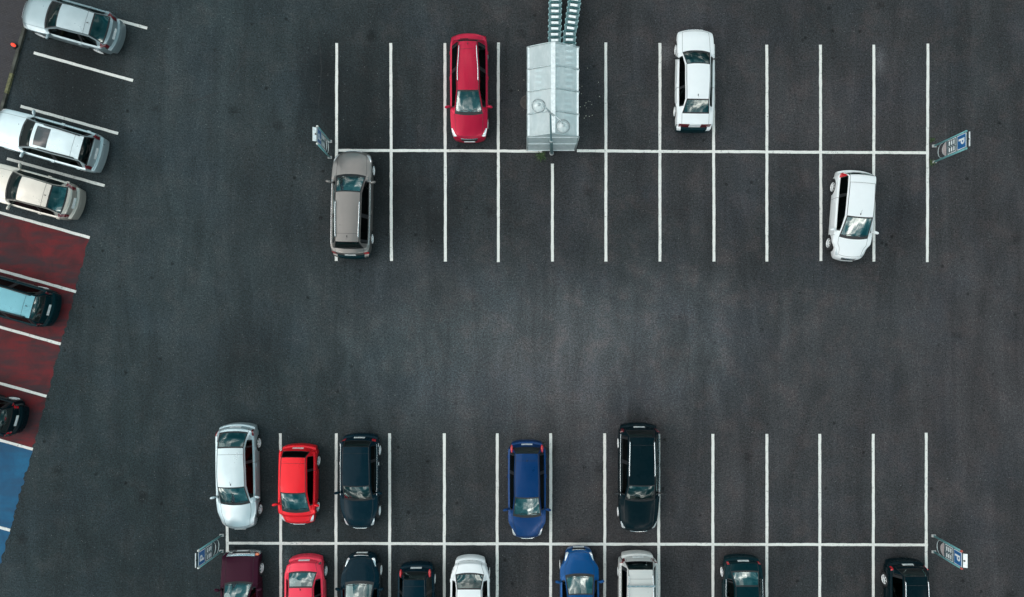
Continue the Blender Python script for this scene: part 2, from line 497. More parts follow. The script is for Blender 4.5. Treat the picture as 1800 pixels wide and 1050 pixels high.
# tar-sealed cracks
M['tar'] = simple("crack_tar", (0.012, 0.013, 0.015), 0.7)
mb = MB()
def crack(pts, w=0.03):
    out = []
    for a, b in zip(pts[:-1], pts[1:]):
        for k in range(6):
            t_ = k / 6; out.append(Vector((a[0] + (b[0] - a[0]) * t_ + random.uniform(-1, 1), a[1] + (b[1] - a[1]) * t_ + random.uniform(-1, 1))))
    out.append(Vector(pts[-1]))
    vs = []
    for i, p in enumerate(out):
        d = (out[min(i + 1, len(out) - 1)] - out[max(i - 1, 0)]).normalized(); n_ = Vector((-d.y, d.x))
        ww = w * PPM / 2 * random.uniform(0.4, 1.2) * (0.35 if i in (0, len(out) - 1) else 1)
        for sg in (1, -1): vs.append((*P(*(p + n_ * ww * sg)).to_2d(), 0.002))
    mb.add(vs, [(2 * i, 2 * i + 1, 2 * i + 3, 2 * i + 2) for i in range(len(out) - 1)])
crack([(1060, 352), (1120, 362), (1215, 366)], 0.03); crack([(1513, 0), (1506, 90), (1502, 180), (1497, 262)], 0.03)
crack([(1497, 275), (1490, 400), (1478, 520)], 0.02); crack([(1764, 0), (1770, 50), (1762, 95)], 0.025); crack([(841, 955), (843, 975), (868, 978)], 0.03); crack([(466, 934), (490, 944), (505, 950)], 0.035)
crack([(1600, 330), (1602, 400)], 0.03); crack([(330, 180), (395, 160), (430, 100)], 0.03); crack([(1200, 520), (1212, 610), (1204, 700)], 0.02)
crack([(560, 60), (566, 120), (560, 190)], 0.03)
tag(mb.build("asphalt_cracks", M['tar']), kind='structure')

# ------------------------------------------------------------------ cars
def pchip(x, y, xi):
    x = np.asarray(x, float); y = np.asarray(y, float); xi = np.asarray(xi, float)
    h = np.diff(x); d = np.diff(y) / h; n = len(x); m = np.zeros(n)
    for i in range(1, n - 1):
        if d[i - 1] * d[i] > 0:
            w1 = 2 * h[i] + h[i - 1]; w2 = h[i] + 2 * h[i - 1]
            m[i] = (w1 + w2) / (w1 / d[i - 1] + w2 / d[i])
    m[0] = d[0]; m[-1] = d[-1]
    k = np.clip(np.searchsorted(x, xi) - 1, 0, n - 2)
    t = (xi - x[k]) / h[k]
    return ((1 + 2 * t) * (1 - t) ** 2 * y[k] + t * (1 - t) ** 2 * h[k] * m[k]
            + t * t * (3 - 2 * t) * y[k + 1] + t * t * (t - 1) * h[k] * m[k + 1])

RJ = 4    # columns between profile rows
NSUB = 5  # rows between stations

def make_car(label, cat, nose, tail, W, paintm, zr=1.42, wr=0.52, cowl=None, head=None, rear=None, glassb=None,
             L=None, zd=1.0, zh=0.72, zc=0.96, zb=0.90, bowf=0.24, bowr=0.14, nosew=0.80, tailw=0.86,
             headlight='lens', tail_l='lens_red', tl_len=0.28, hl_len=0.42, rail=None, sill_trim=None, roofm=None, lowerm=None,
             mirrorm=None, handles=True, antenna=None, sunroof=False, wiper_r=False, grille=True, plate_f=True, plate_r=True,
             wb=None, glass_f=None, glass_r=None, spoiler=False, mirror_s=None, paper=None, wstop=None, deck_bumper=None,
             hl_j=(4, 7), tl_i=None, indicator=False, tl_j=(3, 6), cross_bars=False, rpaper=None, side_lamps=False, taper=0.03, group=None, name="parked_car", hubm='rim', front_trim=None, wheelbase=None):
    nz = P(*nose, 0.5) if nose else None
    tz = P(*tail, 0.5) if tail else None
    if L is None: L = (nz - tz).length
    if isinstance(nose, tuple) and tail and (nz - tz).length > 0: ax = (nz - tz).normalized()
    if nz is None: nz = tz + ax * L
    ctr = nz - ax * (L / 2)
    rz = math.atan2(ax.y, ax.x)
    def S(v, z, dflt):
        if v is None: return dflt
        if isinstance(v, (int, float)): return float(v)
        return (nz - P(*v, z)).dot(ax)
    s1 = S(cowl, zc, 1.15); s2 = S(head, zr - .03, 1.9); s3 = S(rear, zr - .03, L - .6); s4 = S(glassb, zd, L - .2)
    print("CAR", label[:30], "L %.2f cowl %.2f head %.2f rear %.2f glassb %.2f" % (L, s1, s2, s3, s4))
    s2 = max(s2, s1 + .35); s4 = min(max(s4, s3 + .08), L - .10)
    h = W / 2
    root = empty(name, (ctr.x, ctr.y, 0), rz, label, cat, group)
    pm = paintm; lm = lowerm or pm; rm = roofm or pm
    s4 = min(s4, L - .21); s3 = min(s3, s4 - .24); sd = max(L - .175, s4 + .03); sE = sd + .05; sB = max(L - .03, sE + .03); L_ = max(L, sB + .02)
    jy = None
    # station: s, halfwidth, mode, zsh, ztop, bow
    st = []
    def hood(s, f, zsh, zt, bow): st.append(dict(s=s, w=h * f, m='h', zsh=zsh, zt=zt, bow=bow))
    def green(s, f, t, zt, bow, wrr): st.append(dict(s=s, w=h * f, m='g', zsh=zb, zt=zt, bow=bow, t=t, wr=wrr))
    hood(0.0, nosew, .46, .50, bowf)
    hood(0.04, nosew + .05, .56, zh - .10, bowf)
    hood(0.14, nosew + .10, .66, zh, bowf * .95)
    hood(0.42, min(.965, nosew + .155), .76, zh + (zc - zh) * .48, bowf * .6)
    hood(s1 * .68 + .05, .985, .83, zh + (zc - zh) * .80, .12)
    hood(s1, .992, zb, zc, .17)
    sm = [(.33, .36), (.67, .70)]
    for t, tz_ in sm: green(s1 + (s2 - s1) * t, .995, t, zc + (zr - .035 - zc) * tz_, .17 - .09 * t, None)
    green(s2, 1.0, 1.0, zr - .035, .08, wr)
    green(s2 + (s3 - s2) * .35, 1.0, 1.0, zr, .0, wr)
    green(s2 + (s3 - s2) * .72, .995, 1.0, zr - .005, .0, wr - taper * .6)
    green(s3, .985, 1.0, zr - .045, -.05, wr - taper)
    for t in (.5,): green(s3 + (s4 - s3) * t, .98, 1 - t, zd + (zr - .045 - zd) * (.56), -.08, None)
    hood(s4, .965, zb + .0, zd, -bowr * .8)
    hood(sd, tailw + .06, zb - .05, zd - (.03 if L - s4 > .35 else .06), -bowr)
    hood(sE, tailw + .05, .66, .69, -bowr)
    hood(sB, tailw + .03, .60, .635, -bowr)
    hood(L_, tailw, .46, .50, -bowr)
    i_c, i_h, i_r, i_g = 5, 8, 11, 13
    ctrl = []
    for k, q in enumerate(st):
        w = q['w']; zs = q['zsh']; zt = q['zt']; s = q['s']
        lowf = 1.0
        low = [(w * .93, .20), (w * .975, .36), (w * 1.0, .58)]
        if zs < .6: low = [(w * .93, .20), (w * .98, .30), (w, .40)]
        pts = [*low]
        pts.append((w * .985, zs))
        hy = [.94, .87, .815, .745, .52, .26, 0]
        dome = lambda f: zs + (zt - zs) * (1 - f ** 2.6)
        if q['m'] == 'h':
            for f in hy: pts.append((w * f, dome(f)))
        else:
            # interpolate between the bonnet / boot profile and the full greenhouse
            t = q['t']
            if k < i_h: wA, zA, wB = h * .99, zc, wr
            elif k > i_r: wA, zA, wB = h * .965, zd, wr - taper
            else: wA, zA, wB = q['wr'], zt, q['wr']
            wtop = (wA * .745 + (wB - wA * .745) * t) if (k < i_h or k > i_r) else q['wr']
            zedge = zt - .035
            pts.append((w * .945, zs + .018))
            y5 = w * .895; z5 = zs + .03
            y6 = wtop + .055 - .02 * (1 - t); z6 = max(zedge - .07 * t - .012, z5 + .004)
            pts.append((y5, z5)); pts.append((y6, z6)); pts.append((wtop, zedge))
            for f in (.70, .35, 0): pts.append((wtop * f, zedge + .035 * (1 - f ** 2)))
        row = []
        for j, (y, z) in enumerate(pts):
            f = min(1.0, y / (h))
            ss = s + q['bow'] * f ** 2.3
            if k == i_c and j >= 4: pass
            row.append((ss, y, z))
        ctrl.append(row)
    ctrl = np.array(ctrl)                       # K x 11 x 3
    K = len(st); J = 11
    # refine along the car, one smooth curve per profile row, crisp at cowl / headers / glass bottom
    breaks = [0, i_c, i_h, i_r, i_g, K - 1]
    rows = []
    for a, b in zip(breaks[:-1], breaks[1:]):
        seg = ctrl[a:b + 1]; n = b - a
        u = np.arange(n + 1); ui = np.linspace(0, n, n * NSUB + 1)
        R_ = np.zeros((len(ui), J, 3))
        for j in range(J):
            for c in range(3):
                R_[:, j, c] = pchip(u, seg[:, j, c], ui) if n > 1 else seg[0, j, c] + (seg[-1, j, c] - seg[0, j, c]) * ui
        rows.append(R_ if a == 0 else R_[1:])
    Rr = np.concatenate(rows)                   # NI x J x 3
    NI = Rr.shape[0]
    IC, IH, IR, IG = [i * NSUB for i in (i_c, i_h, i_r, i_g)]
    jb = [0, 3, 4, 5, 6, 7, 10]                 # crisp profile rows
    NJ = (J - 1) * RJ + 1
    G = np.zeros((NI, NJ, 3))
    for i in range(NI):
        o_ = 0
        for a, b in zip(jb[:-1], jb[1:]):
            n = b - a
            u = np.arange(n + 1); ui = np.linspace(0, n, n * RJ + 1)
            for c in range(3):
                yv = Rr[i, a:b + 1, c]
                G[i, a * RJ:b * RJ + 1, c] = pchip(u, yv, ui) if n > 1 else yv[0] + (yv[1] - yv[0]) * ui
    # mild inward curve of the roof centre
    # local coordinates
    X = L / 2 - G[:, :, 0]; Y = G[:, :, 1]; Z = G[:, :, 2]
    # wheel arches
    wf = .84 if L > 4.4 else .76
    wrr = L - (.95 if L > 4.5 else .78)
    wr_ = .325; ra = .385; zw = .325
    axs = [wf, wrr]
    inside = np.zeros((NI, NJ), bool)
    for s_ in axs:
        xw = L / 2 - s_
        jl = 3 * RJ + 1
        dd = np.hypot(X[:, :jl] - xw, Z[:, :jl] - zw)
        ins = dd < ra
        inside[:, :jl] |= ins
    keepX, keepZ = X.copy(), Z.copy()
    def face_ok(i, j):
        return not (inside[i, j] and inside[i + 1, j] and inside[i, j + 1] and inside[i + 1, j + 1])
    for i in range(NI):
        for j in range(3 * RJ + 1):
            if inside[i, j]:
                edge = any(0 <= a < NI and 0 <= b < NJ and not inside[a, b] for a in (i - 1, i, i + 1) for b in (j - 1, j, j + 1))
                if edge:
                    xw = min([L / 2 - s_ for s_ in axs], key=lambda v: abs(v - keepX[i, j]))
                    d = np.hypot(keepX[i, j] - xw, keepZ[i, j] - zw) + 1e-6
                    X[i, j] = xw + (keepX[i, j] - xw) * ra / d; Z[i, j] = zw + (keepZ[i, j] - zw) * ra / d
    # classify every face
    J_ = lambda q: q * RJ
    def cls(i, j):
        if j >= J_(7):                              # top surfaces
            if i < IC:
                return 'bonnet' if i >= 2 * NSUB else 'bumper_f'
            if i < IC + 2 and j >= J_(7): return 'cowl'
            if i < IH:
                if j == J_(7) or i == IH - 1: return 'seal'
                return 'ws'
            if i < IR: return 'roof'
            if i < IG:
                if j == J_(7) or i in (IR, IG - 1): return 'seal'
                return 'rg'
            return 'lid' if i < IG + 2 * NSUB else 'bumper_r'
        if J_(5) <= j < J_(6):
            iw0 = IC + int(NSUB * .8)
            iw1 = IR + (NSUB if (s4 - s3) > .35 else NSUB // 2)
            if iw0 <= i < iw1:
                # pillars between the doors
                fb = bi; fc = ci
                if i == fb or i == fc: return 'pillar'
                if i in (iw0, iw1 - 1): return 'pillar'
                return 'sg_f' if i < fb else 'sg_r' if i < fc else 'sg_q'
        if i < 2 * NSUB and j < J_(4): return 'bumper_f' if i < NSUB * 2 - 3 else 'body'
        if i >= IG + NSUB and j < J_(3): return 'bumper_r'
        return 'body'
    # B and C pillar rows by distance
    sc = G[:, J_(6), 0]
    bi = int(np.argmin(np.abs(sc - (s2 + .95)))); ci = int(np.argmin(np.abs(sc - max(s2 + 1.75, s3 - .1))))
    parts = {}
    for i in range(NI - 1):
        for j in range(NJ - 1):
            if not face_ok(i, j): continue
            parts.setdefault(cls(i, j), []).append((i, j))
    def patch(name, faces, mat, par=root, off=0.0, sides=(1, -1), thick=0.0, split=False):
        objs = []
        def emit(mbx, sg):
            idx = {}
            def vid(i, j):
                if (i, j) not in idx:
                    idx[(i, j)] = len(mbx.v)
                    x, y, z = X[i, j], Y[i, j], Z[i, j]
                    if off:
                        i0, i1 = max(i - 1, 0), min(i + 1, NI - 1); j0, j1 = max(j - 1, 0), min(j + 1, NJ - 1)
                        du = np.array([X[i1, j] - X[i0, j], Y[i1, j] - Y[i0, j], Z[i1, j] - Z[i0, j]])
                        dv = np.array([X[i, j1] - X[i, j0], Y[i, j1] - Y[i, j0], Z[i, j1] - Z[i, j0]])
                        n_ = np.cross(dv, du); n_ /= (np.linalg.norm(n_) + 1e-9)
                        if n_[2] < 0 and j > J_(3): n_ = -n_
                        if j <= J_(3) and n_[1] < 0: n_ = -n_
                        x, y, z = x + n_[0] * off, y + n_[1] * off, z + n_[2] * off
                    mbx.v.append((x, y * sg, z))
                return idx[(i, j)]
            for (i, j) in faces:
                f = (vid(i, j), vid(i + 1, j), vid(i + 1, j + 1), vid(i, j + 1))
                mbx.f.append(f if sg > 0 else f[::-1]); mbx.mi.append(0)
        if split:
            for sg in sides:
                b_ = MB(); emit(b_, sg); objs.append(b_.build(name, mat, par, smooth=True, merge=True))
        else:
            b_ = MB()
            for sg in sides: emit(b_, sg)
            objs.append(b_.build(name, mat, par, smooth=True, merge=True))
        return objs
    # body with underside
    bb = MB()
    def emit_body(keys, mbx):
        for sg in (1, -1):
            idx = {}
            for kk in keys:
                for (i, j) in parts.get(kk, []):
                    q = []
                    for (a, b) in ((i, j), (i + 1, j), (i + 1, j + 1), (i, j + 1)):
                        if (a, b) not in idx:
                            idx[(a, b)] = len(mbx.v); mbx.v.append((X[a, b], Y[a, b] * sg, Z[a, b]))
                        q.append(idx[(a, b)])
                    mbx.f.append(tuple(q if sg > 0 else q[::-1])); mbx.mi.append(0)
    emit_body(['body'], bb)
    bb.build('body', lm if lowerm else pm, root, smooth=True, merge=True)
    for nm, key, iend, mt in (('front_bumper', 'bumper_f', 0, front_trim or lm), ('rear_bumper', 'bumper_r', NI - 1, deck_bumper or lm)):
        b_ = MB(); emit_body([key], b_)
        # close the end of the car with a bowed face
        N = 8; base = len(b_.v); bw = (-bowf if iend == 0 else bowr) * .0
        for j in range(NJ):
            xj, yj, zj = X[iend, j], Y[iend, j], Z[iend, j]
            x0 = L / 2 * (1 if iend == 0 else -1)
            for c in range(N + 1):
                f = 1 - 2 * c / N
                fy = abs(f) ** 2.3
                b_.v.append((x0 + (xj - x0) * fy if yj > 1e-4 else xj, yj * f, zj)); 
        for j in range(NJ - 1):
            for c in range(N):
                b_.f.append((base + j * (N + 1) + c, base + j * (N + 1) + c + 1, base + (j + 1) * (N + 1) + c + 1, base + (j + 1) * (N + 1) + c)); b_.mi.append(0)
        b_.build(nm, mt, root, smooth=True, merge=True)
    patch('bonnet', parts['bonnet'], pm)
    patch('roof', parts['roof'], rm)
    patch('boot_lid', parts['lid'], pm)
    ws = patch('windscreen', parts['ws'], glass_f or M['glass'])[0]
    patch('cowl', parts['cowl'], M['black'])
    rg = patch('rear_window', parts['rg'], glass_r or M['glass_rear'])[0]
    patch('window_seal', [f for f in parts['seal'] if f[0] < IH], M['black'])
    patch('window_seal', [f for f in parts['seal'] if f[0] >= IH], M['black'])
    pil = parts.get('pillar', [])
    for i_ in sorted(set(f[0] for f in pil)):
        if i_ - 1 in set(f[0] for f in pil): continue
        patch('window_pillar', [f for f in pil if f[0] in (i_, i_ + 1)], M['black'], split=True)
    for k_ in ('sg_f', 'sg_r', 'sg_q'):
        if len(parts.get(k_, [])) >= RJ: patch('side_window', parts[k_], M['glass_dark'], split=True)
    # underbody, inner cabin
    ub = MB(); ub.box((0, 0, .30), (L - .5, W * .70, .16))
    ub.build('underbody', M['under'], root)
    xd = L / 2 - s1
    b_ = MB()
    wi = h * .84
    b_.box((xd - .28, 0, zc - .17), (.50, 2 * wi * .86, .16), top=.93)        # dashboard
    b_.build('dashboard', M['interior'], root); b_ = MB()
    b_.box((L / 2 - (s1 + s4) / 2, 0, .42), (s4 - s1, 2 * wi * .9, .05))
    b_.build('cabin_floor', M['interior'], root); b_ = MB()
    b_.box((L / 2 - s3 - (s4 - s3) * .45 , 0, zb - .09), (max(.2, (s4 - s3) * .8), 2 * wi * .82, .04))
    b_.build('parcel_shelf', M['interior'], root)
    for sg in (-1, 1):
        b_ = MB(); b_.box((L / 2 - (s1 + s4) / 2, sg * wi * .97, .62), ((s4 - s1) * .98, .04, .42))
        b_.build('door_trim', M['interior'], root)
    for sg in (-1, 1):
        sb = MB(); xs = L / 2 - s2 - .42
        sb.box((xs + .1, sg * .36, .58), (.5, .48, .16), top=.94)
        sb.box((xs - .22, sg * .36, .86), (.14, .46, .56), top=.85)
        sb.box((xs - .25, sg * .36, 1.20), (.09, .24, .16), top=.85)
        sb.build('front_seat', M['seat'], root, smooth=False)
    if s3 - s2 > 1.2:
        sb = MB(); xs = L / 2 - s3 + .12
        sb.box((xs + .2, 0, .58), (.5, 1.2, .16), top=.96); sb.box((xs - .1, 0, .86), (.13, 1.2, .5), top=.9)
        sb.build('rear_seat', M['seat'], root)
    sw = MB(); cxs, cys = xd - .62, .36
    sw.tube([(cxs - .07 * math.sin(a), cys + .18 * math.cos(a), zc - .03 + .17 * math.sin(a) * .9) for a in np.linspace(0, 2 * math.pi, 16, endpoint=False)], .014, 6, closed=True)
    sw.build('steering_wheel', M['black'], root)
    # wheels
    for s_ in axs:
        for sg in (1, -1):
            yo = sg * (h - .035)
            tyre = MB(); prof = [(.19, -.10), (.30, -.105), (.32, -.07), (.325, 0), (.32, .07), (.30, .105), (.205, .10), (.205, .035), (.0, .035)]
            wt = MB(); wt.lathe([(r_, sg * q_) for r_, q_ in prof], 28, (0, 0, 0), 'y')
            we = empty('wheel', (L / 2 - s_, yo - sg * .10, zw)); we.parent = root
            to = wt.build('tyre', M['rubber'], we, smooth=True)
            rb = MB(); rb.lathe([(.225, sg * .085), (.212, sg * .108), (.198, sg * .09), (.196, sg * .06)], 24, (0, 0, 0), 'y')
            nsp = 5 if sum(map(ord, label)) % 2 else 6
            for q_ in range(nsp):
                a = 2 * math.pi * q_ / nsp + .3
                rb.tube([(math.cos(a) * .03, sg * .098, math.sin(a) * .03), (math.cos(a) * .205, sg * .088, math.sin(a) * .205)], [.026, .016], 6)
            rb.lathe([(.0, sg * .115), (.045, sg * .112), (.055, sg * .08)], 12, (0, 0, 0), 'y')
            rb.build('rim', M[hubm], we, smooth=False)
    # lamps as proud lens patches on the corners
    if headlight:
        fs = []
        for i in range(int(NSUB * 1.2), int(NSUB * (1.2 + hl_len * 4.5))):
            for j in range(J_(hl_j[0]) - 2, J_(hl_j[1])):
                sw_ = (j - J_(hl_j[0])) * .55
                if NSUB * 1.2 <= i + sw_ * .5 <= NSUB * (1.2 + hl_len * 4.5) - 1 and i - sw_ * .4 > -1: fs.append((i, j))
        fs = [(i, j) for i in range(NSUB, int(NSUB * (1.2 + hl_len * 4.5))) for j in range(J_(hl_j[0]) - 3, J_(hl_j[1]))
              if i + max(0, j - J_(hl_j[0])) * .5 < NSUB * (1.2 + hl_len * 4.5) - 1 and i >= NSUB + 2 + max(0, j - J_(5)) * .25 and i < NSUB * (1.2 + hl_len * 4.5) - 1 - max(0, j - J_(4)) * .35]
        if fs: patch('headlight', fs, M[headlight], off=.006, split=True)
    if tail_l:
        i1 = IG + NSUB * 2
        fs = [(i, j) for i in range(IG + NSUB, i1) for j in range(J_(tl_j[0]) - 1, J_(tl_j[1]) - 1)]
        if tl_i: fs = [(i, j) for i in range(IG + tl_i[0], IG + tl_i[1]) for j in range(J_(tl_j[0]), J_(tl_j[1]))]
        elif L - s4 < .35: fs = [(i, j) for i in range(IG - 2, i1 - 1) for j in range(J_(tl_j[0]), J_(tl_j[1]) - 1)]
        patch('tail_light', fs, M[tail_l], off=.006, split=True)
    if indicator:
        for sg in (-1,): MB().box((L / 2 - .10, sg * h * .86, .62), (.10, .16, .09), top=.85).build('indicator', M['lens_orange'], root)
    # shut lines
    def seam_line(nm_, line, w):
        if line[-1][1] == NJ - 1:      # crosses the car: one piece from side to side
            pts = [(X[i, j], Y[i, j], Z[i, j]) for (i, j) in line] + [(X[i, j], -Y[i, j], Z[i, j]) for (i, j) in line[-2::-1]]
            b_ = MB(); b_.tube(pts, w / 2, 5); b_.build(nm_, M['black'], root); return
        for sg in (1, -1):
            b_ = MB(); b_.tube([(X[i, j], Y[i, j] * sg, Z[i, j]) for (i, j) in line], w / 2, 5); b_.build(nm_, M['black'], root)
    def seam(cells, w=.012, name_='shut_lines'):
        b_ = MB()
        for sg in (1, -1):
            for line in cells:
                pts = [(X[i, j], Y[i, j] * sg, Z[i, j] + (.001 if j > J_(3) else 0)) for (i, j) in line]
                b_.tube(pts, w / 2, 5)
        return b_
    lines = [[(i, J_(7)) for i in range(NSUB * 2, IC + 1)],
             [(NSUB * 2, j) for j in range(J_(7), NJ)],
             [(i, J_(7)) for i in range(IG, IG + NSUB * 2 - 1)],
             [(bi, j) for j in range(J_(1), J_(5) + 1)],
             [(IC, j) for j in range(J_(1), J_(4) + 1)]]
    lines.append([(IG + NSUB * 2, j) for j in range(J_(7), NJ)])
    for ln_ in lines: seam_line('shut_line', ln_, .013)
    # roof drip lines or rails
    seam_line('roof_gutter', [(i, J_(7)) for i in range(IH, IR + 1)], .022)
    if L - s4 < .35 or wiper_r:   # hatch seam across the roof end
        ii = IR - 3
        seam_line('tailgate_seam', [(ii, j) for j in range(J_(7), NJ)], .012)
    if rail:
        for sg in (1, -1):
            b_ = MB(); pts = []
            for i in range(IH + 3, IR - 1):
                pts.append((X[i, J_(7)], (Y[i, J_(7)] - .015) * sg, Z[i, J_(7)] + .055))
            pts = [(pts[0][0] + .06, pts[0][1], pts[0][2] - .05)] + pts + [(pts[-1][0] - .06, pts[-1][1], pts[-1][2] - .05)]
            b_.tube(pts, .024, 8); b_.build('roof_rail', M[rail], root, smooth=True)
    if cross_bars:
        for f in (.18, .68):
            i = int(IH + (IR - IH) * f); b_ = MB()
            b_.box((X[i, J_(7)], 0, Z[i, J_(7)] + .10), (.09, 2 * Y[i, J_(7)] + .14, .03))
            for sg in (1, -1): b_.box((X[i, J_(7)], sg * (Y[i, J_(7)] - .01), Z[i, J_(7)] + .05), (.07, .06, .08))
            b_.build('roof_bar', M['chrome'], root)
    if sill_trim:
        for sg in (1, -1):
            b_ = MB(); b_.tube([(X[i, J_(4)], (Y[i, J_(4)] + .004) * sg, Z[i, J_(4)] + .008) for i in range(IC + 2, IR + NSUB)], .014, 6)
            b_.build('window_line_trim', M[sill_trim], root, smooth=True)
    # mirrors
    xm = L / 2 - (s1 + .38 if mirror_s is None else mirror_s)
    for sg in (1, -1):
        b_ = MB()
        m0 = Matrix.Rotation(sg * R(-14), 3, 'Z')
        n_u, n_v = 10, 8; vs = []
        for a in range(n_v + 1):
            th = math.pi * a / n_v
            for b in range(n_u):
                ph = 2 * math.pi * b / n_u
                p = m0 @ Vector((.065 * math.sin(th) * math.cos(ph) + .01, .125 * math.copysign(abs(math.cos(th)) ** .7, math.cos(th)), .075 * math.sin(th) * math.sin(ph)))
                vs.append((xm + p.x, sg * (h + .10) + p.y, zb + .10 + p.z))
        fs = [(a * n_u + b, a * n_u + (b + 1) % n_u, (a + 1) * n_u + (b + 1) % n_u, (a + 1) * n_u + b) for a in range(n_v) for b in range(n_u)]
        b_.add(vs, fs)
        b_.box((xm, sg * (h - .02), zb + .05), (.05, .12, .04))
        b_.build('wing_mirror', mirrorm or pm, root, smooth=True)
    if handles:
        for sg in (1, -1):
            for f in ((bi - 1), min(ci - 1, bi + (ci - bi) - 1)):
                b_ = MB(); j = J_(3) - 1
                b_.box((X[f, j], sg * (Y[f, j] + .016), Z[f, j] - .02), (.17, .03, .03), top=.85)
                b_.build('door_handle', M['chrome'] if handles == 'chrome' else (lm), root)
    # plates, grille, badge
    if plate_f:
        MB().box((L / 2 + .012, 0, .44), (.02, .50, .11)).build('number_plate', M['plate'], root)
    if plate_r:
        k_ = IG + NSUB + 3
        MB().box((X[k_, NJ - 1] - .012, 0, Z[k_, NJ - 1] - .03), (.02, .50, .11), m=Matrix.Rotation(R(12), 3, 'Y')).build('number_plate', M['plate'], root)
    if grille:
        fs = [(i, j) for i in range(0, NSUB + 2) for j in range(J_(8), NJ - 1)]
        patch('grille', fs, M['black'], off=.005)
        b_ = MB(); i = NSUB + 1
        b_.tube([(X[i, j] + .006, Y[i, j] * sg, Z[i, j] + .008) for sg, rg_ in ((1, range(J_(8), NJ)), (-1, range(NJ - 2, J_(8) - 1, -1))) for j in rg_], .010, 5)
        b_.build('grille_trim', M['chrome'], root)
    # wipers
    for (y0, y1) in ((.10, .62), (-.42, .08)):
        i = IC + 1
        b_ = MB()
        def sp(yv, ii):
            j = int(np.argmin(np.abs(Y[ii] - abs(yv)) + (np.arange(NJ) < J_(7)) * 9)); return (X[ii, j], yv, Z[ii, j] + .02)
        b_.tube([sp(y0, IC + 2), sp(y0 + .2, IC + 3), sp(min(y1, h * .66), IC + 2)], .008, 5)
        b_.build('wiper', M['black'], root)
    if wiper_r:
        ii = IG - 2; b_ = MB(); jm = NJ - 1
        b_.tube([(X[ii, jm] - .02, 0, Z[ii, jm] + .0), (X[ii, jm] - .0, -.36, Z[ii, jm] + .02)], .012, 5); b_.build('rear_wiper', M['black'], root)
    if antenna is not None:
        i = int(IH + (IR - IH) * antenna); b_ = MB()
        b_.box((X[i, NJ - 1], 0, Z[i, NJ - 1] + .012), (.09, .035, .03), top=.6)
        b_.tube([(X[i, NJ - 1] - .01, 0, Z[i, NJ - 1] + .02), (X[i, NJ - 1] - .16, 0, Z[i, NJ - 1] + .12)], .004, 5)
        b_.build('antenna', M['black'], root)
    if sunroof:
        fs = [(i, j) for i in range(IH + 1, IH + 5) for j in range(J_(7) + 3, NJ - 1)]
        patch('sunroof', fs, M['glass_dark2'], off=.006)
    if spoiler:
        fs = [(i, j) for i in range(IR - 3, IR + 2) for j in range(J_(7), NJ - 1)]
        patch('spoiler', fs, pm, off=.035)
    if side_lamps:
        for sg in (1, -1):
            i = IG - 2; j = J_(6) - 1
            b_ = MB(); n_u, n_v = 14, 8; vs = []
            for a in range(n_v + 1):
                th = math.pi * a / n_v
                for b in range(n_u):
                    ph = 2 * math.pi * b / n_u
                    vs.append((X[i, j] - .02 + .19 * math.cos(th), (Y[i, j] + .005 + .065 * math.sin(th) * math.cos(ph)) * sg, Z[i, j] + .02 + .12 * math.sin(th) * math.sin(ph)))
            b_.add(vs, [(a * n_u + b, a * n_u + (b + 1) % n_u, (a + 1) * n_u + (b + 1) % n_u, (a + 1) * n_u + b) for a in range(n_v) for b in range(n_u)])
            b_.build('tail_light', M['lens_red'], root, smooth=True)
    if rpaper:
        for (dx, dy, w_, d_) in rpaper:
            MB().box((L / 2 - s3 - (s4 - s3) * .45 + dx, dy, zb - .06), (d_, w_, .006), dx * 4).build('paper_sheet', M['paper'], root)
    if paper:
        for (dx, dy, w_, d_) in paper:
            MB().box((xd - .2 + dx, dy, zc - .075), (d_, w_, .004), .3).build('paper_sheet', M['paper'], root)
    return root

M['glass_dark2'] = simple("sunroof_glass", (0.006, 0.02, 0.028), 0.08)
PT = dict(
    silver=paint("silver_paint", (0.30, 0.37, 0.395), 0.6),
    silver_blue=paint("pale_silver_blue_paint", (0.50, 0.59, 0.62), 0.6),
    champagne=paint("champagne_paint", (0.52, 0.49, 0.44), 0.6),
    teal_dark=paint("dark_teal_paint", (0.002, 0.020, 0.026), 0.1, 0.28),
    teal_light=paint("light_teal_paint", (0.13, 0.33, 0.39), 0.4),
    black=paint("black_green_paint", (0.002, 0.010, 0.014), 0.0, 0.25),
    blublack=paint("blue_black_paint", (0.002, 0.016, 0.026), 0.1, 0.25),
    grey=paint("warm_grey_paint", (0.22, 0.205, 0.195), 0.6),
    crimson=paint("crimson_paint", (0.46, 0.008, 0.042), 0.4),
    red=paint("bright_red_paint", (0.80, 0.010, 0.020), 0.25),
    rose=paint("rose_red_paint", (0.85, 0.042, 0.085), 0.1),
    maroon=paint("maroon_paint", (0.040, 0.008, 0.020), 0.1, 0.45),
    white=paint("white_paint", (0.80, 0.82, 0.83), 0.0),
    blue=paint("royal_blue_paint", (0.0005, 0.036, 0.140), 0.3),
    blue2=paint("bright_blue_paint", (0.0005, 0.068, 0.225), 0.3),
    pearl=paint("pearl_white_paint", (0.62, 0.62, 0.60), 0.2),
)
A_ = AX
def along(p, d): return (p[0] + A_.x * d, p[1] + A_.y * d)

